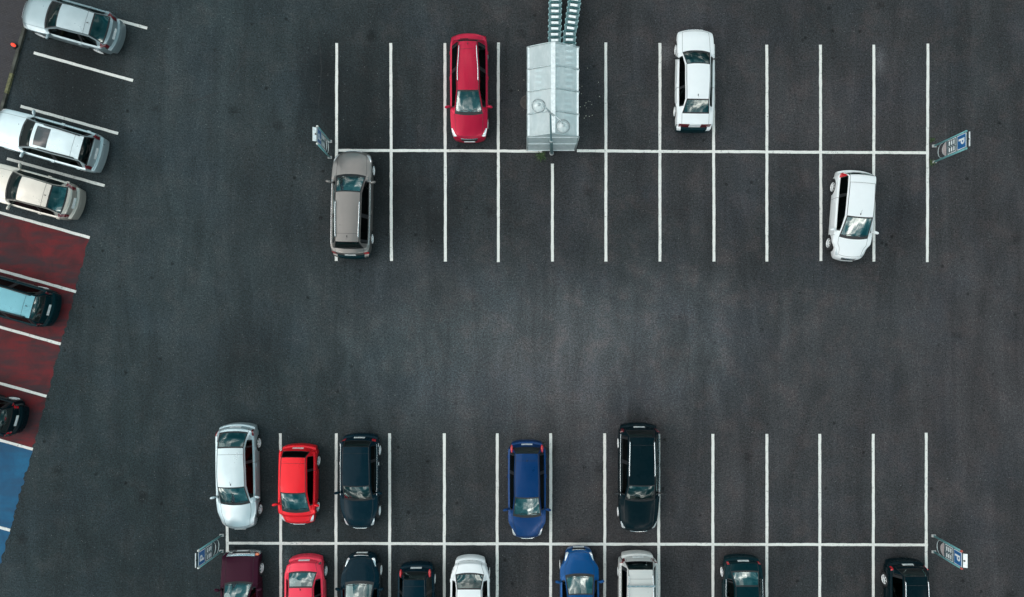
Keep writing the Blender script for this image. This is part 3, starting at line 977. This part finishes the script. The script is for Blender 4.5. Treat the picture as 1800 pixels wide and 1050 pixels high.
# --- angled row on the left
make_car("silver saloon nose to the kerb, uppermost car of the angled row at top left", "car", (44, 19), (212.5, 66), 1.78, PT['silver'], tailw=.80,
         cowl=(79.7, 29.3), head=(99.5, 35.5), rear=(157, 51), glassb=(188, 61.5), zd=1.03, wr=.54, antenna=.93, tail_l='lens_dark_red', tl_j=(4, 7), bowr=.27)
make_car("pale silver estate with roof rails and dark sunroof, between empty bay and champagne saloon", "car", (-10, 220.5), (181, 274.7), 1.80, PT['silver_blue'],
         zr=1.46, cowl=(34.5, 237), head=(53.5, 240.5), rear=(152, 266), glassb=(171, 271.5), zd=1.06, wr=.56, rail='black', sunroof=True, tail_l='lens_dark_red', tl_j=(4, 7), wiper_r=True, glass_r=M['glass_dark'])
make_car("champagne beige saloon parked beside the first red painted bay", "car", (-27, 314), (141.5, 361), 1.76, PT['champagne'], tailw=.80,
         cowl=(11, 328), head=(31, 332.5), rear=(84, 347), glassb=(115, 356.5), zd=1.02, wr=.55, antenna=.9, tail_l='lens_dark_red', tl_j=(4, 7), bowr=.25,
         paper=None, glass_r=M['glass'], rpaper=[(.05, .28, .16, .18), (.0, -.22, .15, .17)])
make_car("teal estate with lighter teal roof parked on the red painted bays", "car", (-77, 498), (98, 547), 1.78, PT['teal_dark'], bowr=.24,
         zr=1.46, cowl=1.2, head=1.95, rear=(56, 538.5), glassb=(82, 545), zd=1.02, wr=.54, rail='black', roofm=PT['teal_light'], tail_l='lens_dark_red', tl_j=(4, 6), antenna=.88, wiper_r=True)
make_car("small black rounded hatchback in the lowest red bay, cut by the left edge", "car", (-112, 697), (41, 740), 1.72, PT['black'],
         zr=1.50, cowl=1.0, head=1.65, rear=(6, 731), glassb=(26, 737), zd=1.0, wr=.52, tail_l='lens_red', bowr=.26, tailw=.72, glass_r=M['glass'])

# --- upper block
make_car("warm grey estate with silver roof rails parked beside the upper left parking sign", "car", (622.5, 265.6), (618.5, 455), 1.83, PT['grey'],
         zr=1.52, cowl=(620, 306), head=(616, 337), rear=(612, 425), glassb=(613, 438), zd=1.05, wr=.55, rail='chrome', sill_trim='chrome', antenna=.9, bowf=.30,
         tail_l='lens_red', tl_j=(3, 7), deck_bumper=PT['teal_dark'], wiper_r=True)
make_car("crimson estate with bright roof rails parked left of the trolley shelter", "car", (825.5, 248.5), (825, 61), 1.72, PT['crimson'],
         zr=1.50, cowl=(825, 203), head=(825, 158), rear=(825, 72), glassb=(825, 68), zd=1.05, wr=.47, rail='chrome', antenna=.95, taper=.08, hl_len=.44, bowf=.18, wiper_r=True)
make_car("white saloon with black roof gutters parked alone right of the trolley shelter", "car", (1220.5, 53), (1218, 231), 1.70, PT['white'],
         zr=1.42, cowl=(1223.5, 88.5), head=(1225, 111.5), rear=(1224, 173.5), glassb=(1221, 200), zd=1.0, wr=.52, antenna=.93, headlight=None, tl_j=(5, 9), tail_l='lens_dark_red',
         bowf=.14, bowr=.06, nosew=.84, tailw=.90, deck_bumper=PT['teal_dark'], mirrorm=M['black'], plate_r=False, wstop=1)
M['lens_white'] = simple("pale_headlight_lens", (0.62, 0.66, 0.68), 0.15, 0.1, **{"Coat Weight": 1.0})
make_car("white hatchback parked slightly askew near the upper right parking sign", "car", (1489, 458), (1501, 300), 1.76, PT['white'],
         zr=1.50, cowl=(1499, 421), head=(1508, 381), rear=(1507, 309), glassb=(1505, 303), zd=1.12, wr=.58, tl_j=(4, 6), tl_i=(-8, 4), antenna=.1, bowf=.30, nosew=.66, wiper_r=True, spoiler=True, headlight='lens_white')

# --- lower block, upper row (noses down)
make_car("silver hatchback at the left end of the lower block beside the empty aisle", "car", (422, 930), (418.5, 744), 1.82, PT['silver_blue'],
         zr=1.46, cowl=(418, 888.5), head=(412, 857), rear=(412, 788), glassb=(414, 758), zd=1.02, wr=.60, antenna=.1, bowf=.30, bowr=.2, nosew=.70, tail_l='lens_dark_red', tl_j=(3, 5), tl_len=.1)
make_car("small bright red hatchback beside the silver hatchback, nose down", "car", (525.5, 921.5), (527.5, 781), 1.70, PT['red'],
         zr=1.48, cowl=(522, 902), head=(517, 867), rear=(518, 796), glassb=(520, 786), zd=1.05, wr=.56, bowf=.20, nosew=.76, tail_l=None, glass_r=M['glass_dark'])
make_car("blue-black hatchback with bright window line between the red hatchback and an empty bay", "car", (634, 928.5), (634.5, 762.5), 1.74, PT['blublack'],
         zr=1.52, cowl=(631, 881), head=(629, 855), rear=(630, 781), glassb=(632, 772), zd=1.08, wr=.60, sill_trim='chrome', bowf=.28, nosew=.66, tl_j=(4, 7), tl_i=(0, 9), handles='chrome')
make_car("royal blue hatchback parked nose down with empty bays both sides", "car", (926.5, 946.5), (926, 774.5), 1.74, PT['blue'],
         zr=1.46, cowl=(927, 910.5), head=(926.5, 875), rear=(926.5, 796), glassb=(926, 783), zd=1.0, wr=.53, bowf=.30, nosew=.66, tailw=.78, bowr=.16, antenna=.8, tail_l=None, side_lamps=True, glass_r=M['glass'])
make_car("black off-roader with silver roof rails parked alone nose down", "car", (1121, 933.5), (1121.5, 744), 1.84, PT['black'],
         zr=1.66, cowl=(1122.5, 882), head=(1125.5, 854), rear=(1126.5, 769), glassb=(1125, 755), zd=1.15, zc=1.05, zb=.98, zh=.85, wr=.58, rail='chrome', sill_trim='chrome',
         bowf=.22, nosew=.76, tail_l='lens_dark_red', tl_len=.2, mirrorm=M['black'])

# --- lowest row, cut by the bottom edge
def dn(p, L_px): return (p[0], p[1] + L_px)
make_car("old boxy maroon saloon beside the lower left parking sign", "car", (425.5, 969.5), (428.5, 1140), 1.72, PT['maroon'],
         zr=1.40, cowl=(424, 1022), head=(424, 1052), rear=2.95, glassb=3.55, zd=.98, zc=.95, wr=.54, bowf=.07, nosew=.90, tailw=.92, headlight=None, indicator=True, front_trim=M['chrome'])
make_car("rose red fastback parked tail up at the bottom edge, papers behind its glass", "car", (540, 1143), (538, 976.5), 1.78, PT['rose'],
         zr=1.42, rear=(533, 1034), glassb=(534.5, 1004), cowl=1.15, head=1.75, zd=1.04, wr=.55, antenna=.97, tail_l='lens_dark_red', tl_j=(3, 5), bowr=.22, tailw=.80, glass_r=M['glass'], rpaper=[(.10, -.40, .18, .22), (-.10, -.45, .12, .12), (.02, .34, .34, .16)])
make_car("blue-black rounded car nose up at the bottom edge, right of the rose red fastback", "car", (636, 972.5), (637, 1148), 1.76, PT['blublack'],
         zr=1.44, cowl=(635, 1021), head=(634, 1062), rear=3.1, glassb=3.9, wr=.56, bowf=.30, nosew=.66)
make_car("small black hatchback with bright red tail lamps at the bottom edge, tail up", "car", (734, 1130), (733, 990), 1.66, PT['blublack'],
         zr=1.46, rear=(732, 1008), glassb=(732.5, 996), cowl=.95, head=1.5, zd=.98, wr=.50, tailw=.84, tail_l=None, side_lamps=True, glass_r=M['glass'])
make_car("white car with rounded tail parked at the bottom edge, right of the small black hatchback", "car", (827, 1148), (827, 978), 1.80, PT['white'],
         zr=1.42, rear=(825, 1037), glassb=(826, 1007), cowl=1.15, head=1.75, zd=1.05, wr=.56, tail_l=None, bowr=.28, tailw=.72, glass_r=M['glass_rear'])
make_car("bright blue car nose up at the bottom edge with white card on its dashboard", "car", (1017, 962.5), (1019, 1135), 1.78, PT['blue2'],
         zr=1.46, cowl=(1018, 1008), head=(1020, 1046), rear=3.0, glassb=3.8, wr=.55, bowf=.34, nosew=.60, paper=[(-.1, .45, .28, .12)])
make_car("pearl white van-like car with roof bars at the bottom edge, tail up", "car", (1120, 1150), (1119.5, 970.5), 1.76, PT['pearl'],
         zr=1.62, rear=(1123, 1001), glassb=(1122, 979), cowl=1.15, head=1.75, zd=1.12, zb=.95, wr=.57, rail='chrome', cross_bars=True, tail_l='lens_dark_red', tailw=.78, bowr=.18, tl_j=(3, 6), sill_trim='chrome')
make_car("dark teal saloon tail up at the bottom edge between empty bays", "car", (1304, 1150), (1303, 977.5), 1.76, PT['teal_dark'],
         zr=1.42, rear=(1307, 1032), glassb=(1306, 1003), cowl=1.15, head=1.75, zd=1.02, wr=.54, tl_j=(4, 6), bowr=.14, tailw=.84, glass_r=M['glass'], sill_trim='chrome')
make_car("black estate with white roof rails at the bottom edge beside the lower right parking sign", "car", (1592, 1160), (1590, 984), 1.78, PT['black'],
         zr=1.50, rear=(1600, 1010), glassb=(1598, 993), cowl=1.15, head=1.8, zd=1.05, wr=.54, rail='chrome', tail_l='lens_red', tl_j=(3, 5), glass_r=M['glass'])

# ------------------------------------------------------------------ trolley shelter
M['steel'] = simple("galvanised_steel", (0.50, 0.57, 0.58), 0.38, 0.55, scale=20)
M['steel_white'] = simple("pale_painted_steel", (0.80, 0.84, 0.85), 0.4, 0.1)
def poly_mat():
    m = bpy.data.materials.new("polycarbonate_sheet"); m.use_nodes = True
    nt = m.node_tree; nt.nodes.clear(); t = NT(nt)
    out = nt.nodes.new("ShaderNodeOutputMaterial")
    o = t.obj()
    tr = nt.nodes.new("ShaderNodeBsdfTransparent"); tr.inputs[0].default_value = (0.86, 0.95, 0.96, 1)
    df = nt.nodes.new("ShaderNodeBsdfPrincipled")
    dirt = t.noise(t.mapping(o, (1, .35, 1)), 3.0, 5, 0.7)
    t.put(df.inputs["Base Color"], t.mix(t.rng(dirt, .35, .7), (0.88, 0.93, 0.94, 1), (0.94, 0.95, 0.95, 1)))
    df.inputs["Roughness"].default_value = 0.3
    mx = nt.nodes.new("ShaderNodeMixShader")
    tl = nt.nodes.new("ShaderNodeBsdfTranslucent"); tl.inputs[0].default_value = (.85, .95, .96, 1)
    m0 = nt.nodes.new("ShaderNodeMixShader"); m0.inputs[0].default_value = .25
    t.l.new(df.outputs[0], m0.inputs[1]); t.l.new(tl.outputs[0], m0.inputs[2])
    t.put(mx.inputs[0], t.rng(dirt, .3, .75, .46, .58))
    t.l.new(tr.outputs[0], mx.inputs[1]); t.l.new(m0.outputs[0], mx.inputs[2])
    t.l.new(mx.outputs[0], out.inputs[0])
    return m
M['poly'] = poly_mat()
SX0, SX1 = .17, 2.40
SY0, SY1 = 8.60, 12.48
EZ, RZ = 2.2, 2.72
sx = (SX0 + SX1) / 2; hw = (SX1 - SX0) / 2
shel = empty("trolley_shelter", (sx, (SY0 + SY1) / 2, 0), 0, "translucent gabled trolley shelter with pale steel ribs over the rows of trolleys", "shelter")
hy = (SY1 - SY0) / 2
NR = 5
ys = [-hy + 2 * hy * i / (NR - 1) for i in range(NR)]
for i in range(NR - 1):
    for sg in (1, -1):
        b_ = MB()
        a, c = ys[i] + .02, ys[i + 1] - .02
        n_ = 4; vs = []
        for k in range(n_ + 1):
            f = k / n_; x = sg * (hw - .03) * (1 - f); z = EZ + (RZ - EZ) * f + .03 * math.sin(math.pi * f)
            vs += [(x, a, z), (x, c, z), (x, a, z + .012), (x, c, z + .012)]
        fs = []
        for k in range(n_):
            p = 4 * k
            fs += [(p, p + 4, p + 5, p + 1), (p + 2, p + 3, p + 7, p + 6), (p, p + 2, p + 6, p + 4), (p + 1, p + 5, p + 7, p + 3)]
        fs += [(0, 1, 3, 2), (4 * n_, 4 * n_ + 2, 4 * n_ + 3, 4 * n_ + 1)]
        b_.add(vs, fs); b_.build("roof_panel", M['poly'], shel)
for y in ys:
    b_ = MB()
    pts = []
    for k in range(-6, 7):
        f = 1 - abs(k) / 6; x = (hw + .01) * k / 6
        pts.append((x, y, EZ + (RZ - EZ) * f + .03 * math.sin(math.pi * f) + .03))
    b_.tube(pts, .021, 8); b_.build("roof_rib", M['steel'], shel, smooth=True)
    for sg in (1, -1):
        b_ = MB(); b_.tube([(sg * (hw + .005), y, 0), (sg * (hw + .005), y, EZ + .03)], .024, 8); b_.build("post", M['steel'], shel, smooth=True)
for sg in (1, -1):
    b_ = MB(); b_.box((sg * (hw - .055), 0, EZ + .02), (.09, 2 * hy - .05, .05)); b_.build("gutter", M['steel_white'], shel)
    b_ = MB(); b_.box((sg * (hw - .0), 0, .95), (.02, 2 * hy - .06, .05)); b_.build("side_rail", M['steel'], shel)
    for i in range(NR - 1):
        b_ = MB(); b_.box((sg * (hw - .03), (ys[i] + ys[i + 1]) / 2, 1.3), (.01, ys[1] - ys[0] - .07, 1.55)); b_.build("side_panel", M['poly'], shel)
b_ = MB(); b_.box((-.02, 0, RZ + .055), (.19, 2 * hy - .02, .03), top=.98); b_.build("ridge_cap", M['steel_white'], shel)
# front gable: sheet, top bar, mid bar, base bar
b_ = MB()
gv = [(-hw + .04, 0.02), (hw - .04, 0.02), (hw - .04, EZ - .02), (0, RZ - .03), (-hw + .04, EZ - .02)]
b_.add([(x, -hy + .0, z) for x, z in gv] + [(x, -hy + .012, z) for x, z in gv], [(4, 3, 2, 1, 0), (5, 6, 7, 8, 9)] + [(i, (i + 1) % 5, (i + 1) % 5 + 5, i + 5) for i in range(5)])
b_.build("gable_panel", M['poly'], shel)
for z in (.06, 1.15, EZ - .05):
    b_ = MB(); b_.box((0, -hy - .012, z), (2 * hw - .06, .025, .05)); b_.build("gable_bar", M['steel_white'], shel)

# ------------------------------------------------------------------ trolleys, nested in three rows
M['wire'] = simple("trolley_wire", (0.36, 0.54, 0.56), 0.35, 0.5)
M['teal_plastic'] = simple("teal_plastic", (0.03, 0.13, 0.14), 0.5)
M['seat_flap'] = simple("white_seat_flap", (0.88, 0.90, 0.90), 0.45)
def make_trolley():
    root = empty("shopping_trolley", (0, 0, 0))
    b_ = MB()   # basket, y+ is the handle end
    def rect(y0, y1, w0, w1, z): return [(-w0, y0, z), (w0, y0, z), (w1, y1, z), (-w1, y1, z)]
    b_.tube(rect(-.42, .40, .19, .28, .98), .010, 6, closed=True)
    b_.tube(rect(-.40, .36, .15, .22, .58), .007, 6, closed=True)
    for k in range(8):
        f = k / 7
        for sg in (1, -1):
            b_.tube([(sg * (.15 + .07 * f), -.40 + .76 * f, .58), (sg * (.19 + .09 * f), -.42 + .82 * f, .98)], .004, 4, cap=False)
        b_.tube([(-(.15 + .07 * f), -.40 + .76 * f, .58), ((.15 + .07 * f), -.40 + .76 * f, .58)], .004, 4, cap=False)
    for k in range(6):
        x = -.13 + .26 * k / 5
        b_.tube([(x * 1.35, .36, .58), (x, -.40, .58), (x * 1.25, -.42, .98)], .004, 4, cap=False)
    for z in (.70, .84):
        f = (z - .58) / .4
        b_.tube(rect(-.40 - .02 * f, .36 + .04 * f, .15 + .04 * f, .22 + .06 * f, z), .004, 4, closed=True)
    b_.build("basket", M['wire'], root)
    b_ = MB()
    for sg in (1, -1):
        b_.tube([(sg * .17, -.38, .12), (sg * .24, .34, .14), (sg * .25, .42, .60), (sg * .28, .46, 1.02)], .013, 6)
    b_.tube([(-.17, -.38, .12), (.17, -.38, .12)], .013, 6); b_.tube([(-.245, .36, .30), (.245, .36, .30)], .010, 6)
    b_.build("frame", M['wire'], root, smooth=True)
    MB().tube([(-.29, .47, 1.04), (.29, .47, 1.04)], .019, 8).build("handle", M['teal_plastic'], root, smooth=True)
    for sg in (1, -1):
        MB().box((sg * .285, .44, 1.02), (.05, .09, .07), top=.8).build("handle_bracket", M['wire'], root)
    b_ = MB(); b_.box((0, .33, 1.055), (.33, .12, .016), top=.82, m=Matrix.Rotation(R(-8), 3, 'X')); b_.build("seat_flap", M['seat_flap'], root)
    for sx_, y in ((-.17, -.36), (.17, -.36), (-.235, .34), (.235, .34)):
        MB().lathe([(.0, -.014), (.055, -.014), (.06, 0), (.055, .014), (.0, .014)], 14, (sx_, y, .06), 'x').build("caster_wheel", M['rubber'], root, smooth=True)
    return root
proto = make_trolley()
first = True
def put_trolley(x, y, rz, label, group):
    global first
    o = proto if first else copy_tree(proto)
    first = False
    o.location = (x, y, 0); o.rotation_euler = (0, 0, rz)
    o['label'] = label; o['category'] = "trolley"; o['group'] = group
rowsT = [("left", (976.5, -28), (975, 66), (976, 206)), ("right", (1014, -28), (1001, 66), (998, 232))]
for nm, a, m_, c in rowsT:
    a, m_, c = P(*a, 1.0), P(*m_, 1.0), P(*c, 1.0)
    L1, L2 = (m_ - a).length, (c - m_).length
    s_ = 0.0; k = 0
    while s_ < L1 + L2:
        p = a.lerp(m_, s_ / L1) if s_ < L1 else m_.lerp(c, (s_ - L1) / L2)
        d = (m_ - a) if s_ < L1 else (c - m_)
        open_air = s_ < L1
        lab = ("wire trolley nested in the %s-hand row, in the open above the shelter" if open_air else "wire trolley nested in the %s-hand row, under the shelter roof") % nm
        put_trolley(p.x, p.y, math.atan2(d.y, d.x) + math.pi / 2, lab, ("trolleys in the %s-hand row " % nm) + ("outside the shelter" if open_air else "under the shelter"))
        s_ += .262; k += 1
for k in range(8):
    p = P(947, 138 + k * 10.3, 1.0)
    put_trolley(p.x, p.y, 0, "wire trolley in the short row by the left wall inside the shelter", "trolleys in the short row by the shelter's left wall")

# ------------------------------------------------------------------ lamp post
M['lamp_glass'] = None
def clear_plastic():
    m = bpy.data.materials.new("clear_lamp_dish"); m.use_nodes = True
    nt = m.node_tree; nt.nodes.clear(); t = NT(nt)
    out = nt.nodes.new("ShaderNodeOutputMaterial")
    tr = nt.nodes.new("ShaderNodeBsdfTransparent"); tr.inputs[0].default_value = (0.88, 0.92, 0.92, 1)
    gl = nt.nodes.new("ShaderNodeBsdfGlossy"); gl.inputs[1].default_value = .12
    df = nt.nodes.new("ShaderNodeBsdfDiffuse"); df.inputs[0].default_value = (.75, .8, .8, 1)
    m1 = nt.nodes.new("ShaderNodeMixShader"); m1.inputs[0].default_value = .5
    t.l.new(tr.outputs[0], m1.inputs[1]); t.l.new(df.outputs[0], m1.inputs[2])
    lw = nt.nodes.new("ShaderNodeLayerWeight"); lw.inputs[0].default_value = .35
    m2 = nt.nodes.new("ShaderNodeMixShader"); t.l.new(lw.outputs["Facing"], m2.inputs[0])
    t.l.new(m1.outputs[0], m2.inputs[1]); t.l.new(gl.outputs[0], m2.inputs[2])
    t.l.new(m2.outputs[0], out.inputs[0])
    return m
M['lamp_glass'] = clear_plastic()
M['pole'] = simple("teal_grey_galvanised_pole", (0.17, 0.29, 0.31), 0.45, 0.4)
M['concrete'] = simple("concrete", (0.42, 0.43, 0.43), 0.9, scale=15)
lb = P(969.5, 270); lt = P(967.5, 199, 5.9)
lamp = empty("street_lamp", lb, 0, "twin-armed street lamp with clear round dishes standing at the shelter's front", "street lamp")
dl_ = lt - lb
b_ = MB(); b_.lathe([(.0, 0), (.10, 0), (.10, .10), (.085, .13), (.0, .13)], 20); b_.build("base", M['concrete'], lamp, smooth=True)
b_ = MB(); b_.tube([(0, 0, .1), tuple(dl_ * .35), tuple(dl_ * .36), tuple(dl_)], [.075, .065, .045, .035], 14)
b_.build("pole", M['pole'], lamp, smooth=True)
b_ = MB(); b_.tube([tuple(dl_ * .34), tuple(dl_ * .37)], .078, 14); b_.build("collar", M['steel'], lamp, smooth=True)
for (px, py) in ((947, 185.5), (990, 221.5)):
    hd = P(px, py, 6.0) - lb
    b_ = MB()
    mid = dl_.lerp(hd, .35) + Vector((0, 0, .22))
    b_.tube([tuple(dl_ - Vector((0, 0, .3))), tuple(dl_ * 1.0 + Vector((0, 0, .05))), tuple(mid), tuple(dl_.lerp(hd, .75) + Vector((0, 0, .26))), tuple(hd + Vector((0, 0, .14)))], [.03, .03, .024, .02, .018], 8)
    b_.build("arm", M['steel'], lamp, smooth=True)
    b_ = MB(); b_.lathe([(.05, .14), (.10, .12), (.20, .05), (.25, -.02), (.262, -.05), (.25, -.055)], 36, tuple(hd))
    b_.build("lamp_dish", M['lamp_glass'], lamp, smooth=True)
    b_ = MB(); b_.lathe([(.0, .17), (.045, .165), (.055, .12), (.05, .0), (.0, -.02)], 18, tuple(hd)); b_.build("lamp_holder", M['steel'], lamp, smooth=True)
    b_ = MB(); b_.lathe([(.262, -.05), (.268, -.04), (.268, -.06), (.258, -.065), (.262, -.05)], 36, tuple(hd)); b_.build("dish_rim", M['steel'], lamp, smooth=True)
b_ = MB(); b_.box(tuple(dl_ + Vector((0.0, 0, -.02))), (.34, .05, .05), R(-38)); b_.build("cross_arm", M['steel'], lamp)

# ------------------------------------------------------------------ parking signs
M['sign_teal'] = simple("teal_sign_post", (0.17, 0.42, 0.44), 0.4, 0.25)
M['sign_board'] = simple("dark_teal_board", (0.008, 0.05, 0.065), 0.4)
M['sign_blue'] = simple("parking_blue", (0.012, 0.13, 0.36), 0.35)
M['sign_white'] = simple("sign_white", (0.82, 0.86, 0.87), 0.4)
M['sign_pink'] = simple("faded_pink_panel", (0.42, 0.36, 0.36), 0.7, var=.35, scale=25)
M['cap_red'] = simple("red_post_cap", (0.55, 0.10, 0.08), 0.5)
M['cap_white'] = simple("white_post_cap", (0.75, 0.75, 0.72), 0.5)
def make_sign(loc, rz, label, cap='cap_white', pink=False, plate='flat', lean=0.0, tilt=0.0):
    """posts stand along local y; the face looks to local -x"""
    root = empty("parking_sign", loc, 0, label, "parking sign", "parking signs at the ends of the rows")
    hs = .37
    root.rotation_euler = (0, tilt, rz)
    for sg in (1, -1):
        b_ = MB(); b_.tube([(0, sg * hs, .0), (lean, sg * hs, 2.3)], .042, 12); b_.build("post", M['sign_teal'], root, smooth=True)
        b_ = MB(); b_.lathe([(.0, .07), (.035, .06), (.052, .02), (.052, -.03), (.044, -.03)], 16, (lean, sg * hs, 2.3)); b_.build("post_cap", M[cap], root, smooth=True)
        b_ = MB(); b_.box((-.0, sg * hs, .03), (.20, .13, .06), top=.85); b_.build("foot", M['concrete'], root)
    X0 = -.012
    b_ = MB(); b_.box((0.0, 0, 1.66), (.03, .68, 1.42)); b_.build("board", M['sign_board'], root)
    # parking square with white border
    b_ = MB(); b_.box((-.020, 0, 2.05), (.010, .62, .60)); sq = b_.build("parking_panel", M['sign_white'], root)
    b_ = MB(); b_.box((-.027, 0, 2.05), (.006, .565, .545)); b_.build("blue_field", M['sign_blue'], sq)
    # letter P: facing -x, its left is local +y
    b_ = MB(); xl = -.033
    def slab(pts, x=xl, th=.006):
        n = len(pts); vs = [(x, y, z) for y, z in pts] + [(x + th, y, z) for y, z in pts]
        b_.add(vs, [tuple(range(n)), tuple(range(2 * n - 1, n - 1, -1))] + [(i, (i + 1) % n, (i + 1) % n + n, i + n) for i in range(n)])
    slab([(.14, 1.85), (.05, 1.85), (.05, 2.25), (.14, 2.25)])
    N = 14
    for k in range(N):
        a0, a1 = math.pi / 2 - math.pi * k / N, math.pi / 2 - math.pi * (k + 1) / N
        ro, ri = .125, .045; cy, cz = .0, 2.125
        slab([(cy - ro * math.cos(a0), cz + ro * math.sin(a0)), (cy - ro * math.cos(a1), cz + ro * math.sin(a1)),
              (cy - ri * math.cos(a1), cz + ri * math.sin(a1)), (cy - ri * math.cos(a0), cz + ri * math.sin(a0))])
    slab([(.05, 2.17), (.0, 2.17), (.0, 2.25), (.05, 2.25)]); slab([(.05, 2.0), (.0, 2.0), (.0, 2.08), (.05, 2.08)])
    b_.build("letter_p", M['sign_white'], sq)
    # the bay diagram: two blocks of three white bars, framed in white
    b_ = MB(); b_.box((-.020, 0, 1.36), (.010, .62, .60)); fr = b_.build("bay_diagram", M['sign_white'], root)
    for sg in (1, -1):
        b_ = MB(); b_.box((-.027, sg * .145, 1.36), (.006, .275, .56)); b_.build("diagram_field", M['sign_board'], fr)
        for k in range(3):
            b_ = MB(); b_.box((-.032, sg * .145, 1.20 + k * .16), (.006, .19, .085)); b_.build("diagram_bar", M['sign_white'], fr)
    # lower hoops
    for zc_, r_ in ((1.02, .50), (.62, .42)):
        b_ = MB(); b_.tube([(0, .33 * math.cos(a), zc_ - r_ * .75 * math.sin(a)) for a in np.linspace(0, math.pi, 17)], .013, 6); b_.build("hoop", M['steel'], root, smooth=True)
    if pink:
        b_ = MB(); pts = [(.31 * math.cos(a), 1.02 - .42 * math.sin(a)) for a in np.linspace(0, math.pi, 17)]
        n = len(pts); vs = [(-.006, y, z) for y, z in pts] + [(.006, y, z) for y, z in pts]
        b_.add(vs, [tuple(range(n)), tuple(range(2 * n - 1, n - 1, -1))] + [(i, (i + 1) % n, (i + 1) % n + n, i + n) for i in range(n)])
        b_.build("lower_panel", M['sign_pink'], root)
    # white top board carried on a bracket behind
    b_ = MB()
    if plate == 'flat': b_.box((.05, 0, 2.46), (.02, .62, .06))
    else: b_.box((.08, 0, 2.44), (.17, .60, .02), top=.94, m=Matrix.Rotation(R(-24), 3, 'Y'))
    b_.build("top_board", M['sign_white'], root)
    b_ = MB(); b_.box((.035, 0, 2.40), (.05, .06, .16)); b_.build("bracket", M['black'], root)
    return root
make_sign(P(1642, 271), 0, "teal parking sign with faded pink lower panel at the upper right row's end", pink=True, cap='sign_teal')
make_sign(P(1641, 956), 0, "parking sign with red post caps beside the black estate at lower right", pink=True, cap='cap_red', plate='wide', tilt=R(-4))
make_sign(P(390, 955), math.pi, "dark parking sign with white post feet next to the boxy maroon car", plate='flat')
make_sign(P(580, 263), math.pi, "narrow-looking parking sign beside the warm grey estate's bonnet", plate='wide', tilt=R(-2.5))

# ------------------------------------------------------------------ small things
mh_ = empty("manhole_cover", P(927, 180), 0, "brown round manhole cover partly hidden under the shelter's left edge", "manhole cover")
b_ = MB(); b_.lathe([(.33, 0), (.33, .014), (.295, .014), (.295, .006)], 36); b_.build("rim", simple("rusty_rim", (0.09, 0.075, 0.07), .8), mh_)
b_ = MB(); b_.lathe([(.29, .006), (.29, .012), (.20, .012), (.195, .009), (.12, .009), (.115, .012), (0, .012)], 36); b_.build("lid", simple("rusty_iron", (0.055, 0.045, 0.043), .75, var=.3), mh_)

M['weed'] = simple("weed_leaf", (0.05, 0.085, 0.03), 0.8, var=.4, scale=40)
def weed(px, py, r, n, label, seed):
    rd = random.Random(seed)
    b_ = MB()
    for k in range(n):
        a = rd.uniform(0, 2 * math.pi); l = r * rd.uniform(.4, 1.1); w = rd.uniform(.008, .018); c = Vector((rd.uniform(-.05, .05), rd.uniform(-.05, .05), 0))
        d = Vector((math.cos(a), math.sin(a), 0)); n_ = Vector((-d.y, d.x, 0))
        h1 = rd.uniform(.03, .10)
        b_.add([c - n_ * w * .5, c + n_ * w * .5, c + d * l * .6 + n_ * w + Vector((0, 0, h1)), c + d * l * .6 - n_ * w + Vector((0, 0, h1)), c + d * l + Vector((0, 0, h1 * .5))],
               [(0, 1, 2, 3), (3, 2, 4)])
    o = b_.build("weed", M['weed'], None, loc=P(px, py)); tag(o, label, "weed")
weed(951, 275, .30, 60, "green weed growing from the asphalt in front of the shelter", 3)
weed(1637, 287, .18, 34, "small weed at the foot of the upper right parking sign", 5)
weed(1638, 247, .14, 26, "tiny weed beside the line end above the upper right parking sign's posts", 8)

M['pebble'] = simple("pale_chips", (0.55, 0.52, 0.42), 0.8)
pb = None
for (x, y) in ((1019, 155), (1023, 152), (1022, 165), (1030, 181), (1034, 178), (1037, 179), (1040, 184), (1028, 186), (1031, 190), (1020, 188), (1030, 204), (1036, 205), (1027, 208), (1041, 203), (1033, 120), (1054, 170), (1052, 145), (911, 159), (921, 141)):
    if pb is None:
        b_ = MB(); b_.add([(-.02, -.013, 0), (.018, -.017, 0), (.022, .012, 0), (-.012, .02, 0), (-.01, -.008, .014), (.01, -.008, .015), (.012, .007, .013), (-.006, .01, .016)],
                          [(0, 1, 5, 4), (1, 2, 6, 5), (2, 3, 7, 6), (3, 0, 4, 7), (4, 5, 6, 7)])
        pb = b_.build("stone_chip", M['pebble']); tag(pb, "pale stone chip on the asphalt by the trolley shelter", "stone chip", "stone chips around the trolley shelter"); o = pb
    else:
        o = pb.copy(); COL.objects.link(o)
    o.location = P(x, y); o.rotation_euler = (0, 0, random.uniform(0, 6)); o.scale = (random.uniform(.7, 1.3),) * 3

# small red marker light on the old paving
ml_ = empty("marker_light", P(30, 83), R(-30), "small marker lamp glowing red on the old paving at the left edge", "marker lamp")
ml_.location.z = .105
b_ = MB(); b_.lathe([(.0, 0), (.13, 0), (.12, .10), (.09, .12), (0, .12)], 20); b_.build("housing", M['black'], ml_, smooth=True)
m, nt, bs = new_mat("red_lamp_lens"); bs.inputs["Base Color"].default_value = (.6, .05, .02, 1)
bs.inputs["Emission Color"].default_value = (1, .05, .02, 1); bs.inputs["Emission Strength"].default_value = .8
b_ = MB(); n_ = 12; vs = [(0, 0, .20)]
for rr, zz_ in ((.07, .18), (.10, .13)):
    for k in range(16): vs.append((rr * 1.35 * math.cos(k * math.pi / 8), rr * .8 * math.sin(k * math.pi / 8), zz_))
b_.add(vs, [(0, 1 + k, 1 + (k + 1) % 16) for k in range(16)] + [(1 + k, 17 + k, 17 + (k + 1) % 16, 1 + (k + 1) % 16) for k in range(16)])
b_.build("lens", m, ml_, smooth=True)
